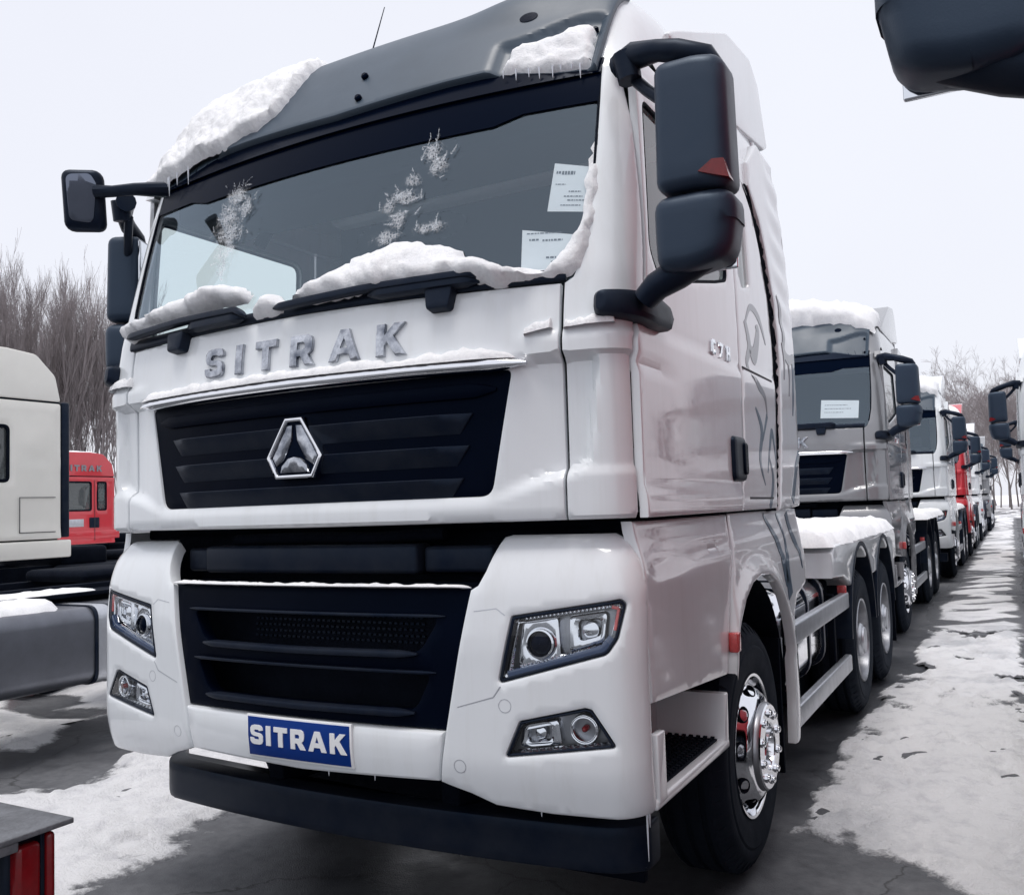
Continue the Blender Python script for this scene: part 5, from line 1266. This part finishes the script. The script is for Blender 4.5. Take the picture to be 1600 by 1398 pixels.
def side_cab(name, x, y, paint, label, wins, h=3.39, L=2.75, strip=True, text=False, dz=0., lines=()):
    # plain high cab whose left flank we see; local origin at its front left lower corner on the ground
    c = empty(name, (x, y, 0)); tag(c, label, 'truck')
    P_ = M[paint]
    side_ = lambda a, z, off=0.: (off-.10*sst(2.86, h, z)**2, a, z)
    prof = fillet([(.05, 1.43), (L, 1.43), (L, 2.86), (.28, 2.86), (.06, 2.2)], [.05, .02, .03, .15, .1])
    w = panel('cab_side', prof, side_, P_, c, t=.05, bev=.01, res=.08, holes=wins, disp=lambda a, z: .010*math.exp(-((z-2.22)/.02)**2)+.012*(1-sst(1.50, 1.56, z))+(.010*math.sin(z*75) if (2.3 < a < 2.65 and 2.3 < z < 2.78) else 0))
    for q in wins:
        pane('side_window', inset(q if area(q) > 0 else q[::-1], -.02), side_, M['sideglass'], w, -.02)
        panel('window_seal', inset(q if area(q) > 0 else q[::-1], -.004), side_, M['matt'], w, t=.01, off=.004, bev=.003, res=.1, holes=[inset(q if area(q) > 0 else q[::-1], .03)])
    rp = fillet([(.30, 2.88), (L-.0, 2.88), (L-.06, 3.15), (L-.28, h-.03), (L-.6, h), (1.0, h-.02), (.55, h-.15)], [.05, .02, .12, .12, .2, .3, .2])
    prism('cab_roof', rp, -2.38, .0, .05, P_, c, seg=4, angle=50)
    rbox('roof_joint', (-2.36, .3, 2.855), (-.012, L-.01, 2.885), .004, M['matt'], c)
    rbox('cab_box', (-2.40, .08, 1.45), (-.06, .35, 2.8), .02, P_, c); rbox('cab_back', (-2.38, L-.06, 1.45), (-.05, L-.01, 2.85), .01, M['matt'], c)
    rbox('cab_floor', (-2.38, .1, 1.40), (-.05, L, 1.45), .01, M['matt'], c); rbox('far_side', (-2.44, .08, 1.45), (-2.40, L, 2.85), .01, P_, c)
    for q in lines: panel('shut_line', q, side_, M['gap'], w, t=.004, off=.016, bev=0, res=.3)
    if dz:
        for ob in kids(c): ob.location.z += dz
    if strip:
        rbox('rear_strip', (-.10, L+.012, 1.44), (.012, L+.10, 2.88), .02, M['plastic'], c)
    rbox('sill_panel', (-.25, .9, 1.23), (.012, L+.12, 1.415), .02, P_, c)
    for xx in (-.78, -1.62): rbox('frame_rail', (xx-.04, .2, .86), (xx+.04, 7.0, 1.12), .01, M['matt'], c)
    rbox('rear_gear', (-1.75, L+.4, 1.1), (-.55, L+1.0, 1.32), .05, M['matt'], c); rbox('fifth_wheel', (-1.75, 4.5, 1.12), (-.65, 5.4, 1.22), .05, M['matt'], c)
    for j, (cx, mt_) in enumerate(((-.95, 'redlens'), (-1.15, 'blue'), (-1.35, 'plastic'))):    # coiled air lines behind the cab
        mb = MB(); mb.tube([(cx+.045*math.cos(t), L+.10+.018*t, 1.55-.012*t+.045*math.sin(t)) for t in [k*.5 for k in range(70)]], .012, 6); mb.obj('air_line', M[mt_], c)
    rbox('battery_box', (-.62, L+.3, .62), (-.05, L+1.3, 1.12), .06, M['matt'], c)
    for yy in (1.45, 5.4):
        for sx in (-1, 1):
            for ob in kids(hero):
                if ob.name.startswith('rear_wheel' if yy > 2 else 'front_wheel') and (ob.location.x > 0) == (sx > 0):
                    cc = copy_tree(ob, {}, SM, tree, c); cc.location = (-1.2+sx*1.2, yy, .53); break
    if text:
        letters('SITRAK', lambda a, z, o=0.: side_(a, z, o), L-1.25, L-.32, 2.98+dz, .13, M['decal_grey'], c, t=.004, off=.015, bev=0)
    return c
side_cab('cream_truck', -6.60, .88, 'cream', 'cream-coloured truck cab with a black rear strip at the left edge', [fillet([(.55, 2.2), (1.40, 2.2), (1.40, 2.76), (.50, 2.76)], .06), fillet([(1.58, 2.02), (2.18, 2.02), (2.18, 2.60), (1.58, 2.60)], .06)],
    lines=[[(2.28, 1.86), (2.68, 1.86), (2.68, 1.868), (2.28, 1.868)], [(2.28, 1.50), (2.68, 1.50), (2.68, 1.508), (2.28, 1.508)], [(2.28, 1.5), (2.288, 1.5), (2.288, 1.86), (2.28, 1.86)], [(1.48, 1.5), (1.49, 1.5), (1.49, 2.82), (1.48, 2.82)]])
rc = side_cab('red_truck', -15.1, 8.11, 'red', 'red truck cab with snow on its roof seen behind the cream one', [fillet([(1.0, 2.13), (2.18, 2.13), (2.18, 2.76), (1.1, 2.76)], .06), fillet([(2.31, 2.14), (2.55, 2.14), (2.55, 2.76), (2.31, 2.76)], .05)], strip=False, text=True, dz=-.30,
    lines=[[(2.24, 1.5), (2.25, 1.5), (2.25, 2.8), (2.24, 2.8)]])
panel('side_vent', [(1.4, 1.50), (1.98, 1.50), (1.98, 1.66), (1.4, 1.66)], plane_x(.012), M['satin'], rc, t=.01, off=0, bev=.003, res=.2)
panel('side_vent', fillet([(2.12, 1.47), (2.36, 1.47), (2.36, 1.69), (2.12, 1.69)], .02), plane_x(.012), M['plastic'], rc, t=.01, off=0, bev=.003, res=.2)
cap('roof_snow', (-17.3, 8.9, 3.06), (-15.2, 10.6, 0), 'snow cap on the red cab behind the cream one', 3., th=.07)['group'] = 'snow on truck roofs'

# rear end of the truck ahead: steel plate with a red lamp
te = empty('truck_tail', (.0, -1.5, 0)); tag(te, 'truck rear with a red lamp under a steel plate at the lower left corner', 'truck tail')
def tb(nm, lo, hi, bev, mtl, par=te, **k): return rbox(nm, (lo[0], lo[1]+1.5, lo[2]), (hi[0], hi[1]+1.5, hi[2]), bev, mtl, par, **k)
pt = tb('steel_plate', (-1.2, -1.32, .838), (.150, -1.045, .852), .003, M['dirtysteel'])
tb('plate_skirt', (-1.2, -1.32, .815), (.148, -1.19, .838), .003, M['dirtysteel'])
tl = tb('tail_light', (-.30, -1.19, .60), (.095, -1.085, .835), .01, M['plastic'])
tb('red_lens', (.085, -1.178, .61), (.125, -1.115, .815), .012, M['redlens'], tl); tb('red_lens', (.075, -1.102, .60), (.128, -1.078, .828), .012, M['redlens'], tl)
tb('lens_divider', (.08, -1.114, .60), (.118, -1.103, .83), .002, M['plastic'], tl)
for x in (-1.0, -.35): tb('frame_rail', (x-.04, -4.2, .55), (x+.04, -1.32, .80), .01, M['matt'])
tb('cross_beam', (-1.15, -1.31, .55), (-.32, -1.15, .80), .01, M['matt'])
cap('plate_snow', (-.9, -1.30, .850), (.04, -1.16, 0), 'dusting of snow on the steel plate at the lower left corner', 4., th=.014)

# ------------------------------------------------------------------ bare trees
def tree_mesh(seed, h, upright, spread, levels=4, n0=9):
    rnd = random.Random(seed); mt_ = MB(); mb = MB()
    def limb(p, d, l, r, lev, out):
        segs = 4 if lev < 2 else 3; pts = [p]; q = p.copy(); dd = d.copy()
        for i in range(segs):
            dd = (dd+Vector((rnd.gauss(0, .10), rnd.gauss(0, .10), upright*.10+rnd.gauss(0, .05)))).normalized(); q = q+dd*(l/segs); pts.append(q.copy())
        rr = [max(.007, r*(1-.75*i/segs)) for i in range(segs+1)]
        (mt_ if lev == 0 else mb).tube(pts, rr, 7 if lev == 0 else (5 if lev == 1 else 3), cap=False)
        if lev >= levels: return
        n = n0 if lev == 0 else (6 if lev == 1 else 5)
        for k in range(n):
            f = (.18+.8*(k+rnd.random()*.8)/n) if lev == 0 else rnd.uniform(.2, 1.0)
            i = min(int(f*segs), segs-1); pp = pts[i].lerp(pts[i+1], f*segs-i); base = (pts[i+1]-pts[i]).normalized()
            az = rnd.uniform(0, 6.283); u = base.cross(Vector((math.cos(az), math.sin(az), .3))).normalized()
            a = spread*rnd.uniform(.6, 1.25); nd = (base*math.cos(a)+u*math.sin(a)).normalized()
            limb(pp, nd, l*(.62 if lev == 0 else .55)*rnd.uniform(.7, 1.15)*(1.15-.5*f if lev == 0 else 1), r*(.42 if lev == 0 else .5), lev+1, out)
    limb(Vector((0, 0, 0)), Vector((0, 0, 1)), h*.86, h*.0085, 0, None)
    return mt_, mb
POP = []; BUS = []
for i in range(4):
    a, b = tree_mesh(10+i, 17, 1.9, .26, 4, 13); POP.append((a, b))
for i in range(3):
    a, b = tree_mesh(40+i, 11, .35, .62, 4, 9); BUS.append((a, b))
_meshes = {}
def plant(kind, i, x, y, s, rz, label, group):
    nm = 'poplar_tree' if kind is POP else 'bare_tree'
    t_ = empty(nm, (x, y, -.05)); t_.rotation_euler = (0, 0, rz); t_.scale = (s, s, s*1.0); tag(t_, label, 'tree', group)
    k = (nm, i)
    if k not in _meshes:
        a, b = kind[i]; tr_ = mk('trunk', a.v, a.f, M['bark'], t_, 60); cr_ = mk('crown', b.v, b.f, M['twig'], t_, 180); _meshes[k] = (tr_.data, cr_.data)
    else:
        link('trunk', _meshes[k][0], t_); link('crown', _meshes[k][1], t_)
rnd = random.Random(21)
CX, CY = 2.273, -2.564
def polar(px, depth):
    lat = (px-800)/1424.1*depth
    return CX+depth*math.sin(yaw)+lat*math.cos(yaw), CY+depth*math.cos(yaw)-lat*math.sin(yaw)
n = 0
for k in range(24):
    px = -110+k*12.5+rnd.uniform(-4, 4); dp = rnd.choice((52, 57, 63))+rnd.uniform(-2, 2)
    x, y = polar(px, dp); hpx = 418+rnd.uniform(-16, 55)
    hh = 1.6+(800-hpx)/1424*dp
    plant(POP, k % 4, x, y, hh/17*.78, rnd.uniform(0, 6.28), 'tall bare grey poplar with upright branches in the belt behind the red cab', 'bare poplars behind the left-hand trucks')
for k in range(42):
    px = 1420+k*7.5+rnd.uniform(-5, 5); dp = rnd.choice((80, 92, 104))+rnd.uniform(-3, 3)
    x, y = polar(px, dp); hpx = (640 if px < 1480 else 605)+rnd.uniform(-12, 35)
    hh = 1.6+(785-hpx)/1424*dp
    plant(BUS, k % 3, x, y, hh/11*.86, rnd.uniform(0, 6.28), 'bare reddish-brown tree in the belt beyond the far end of the truck row', 'bare trees beyond the truck row')
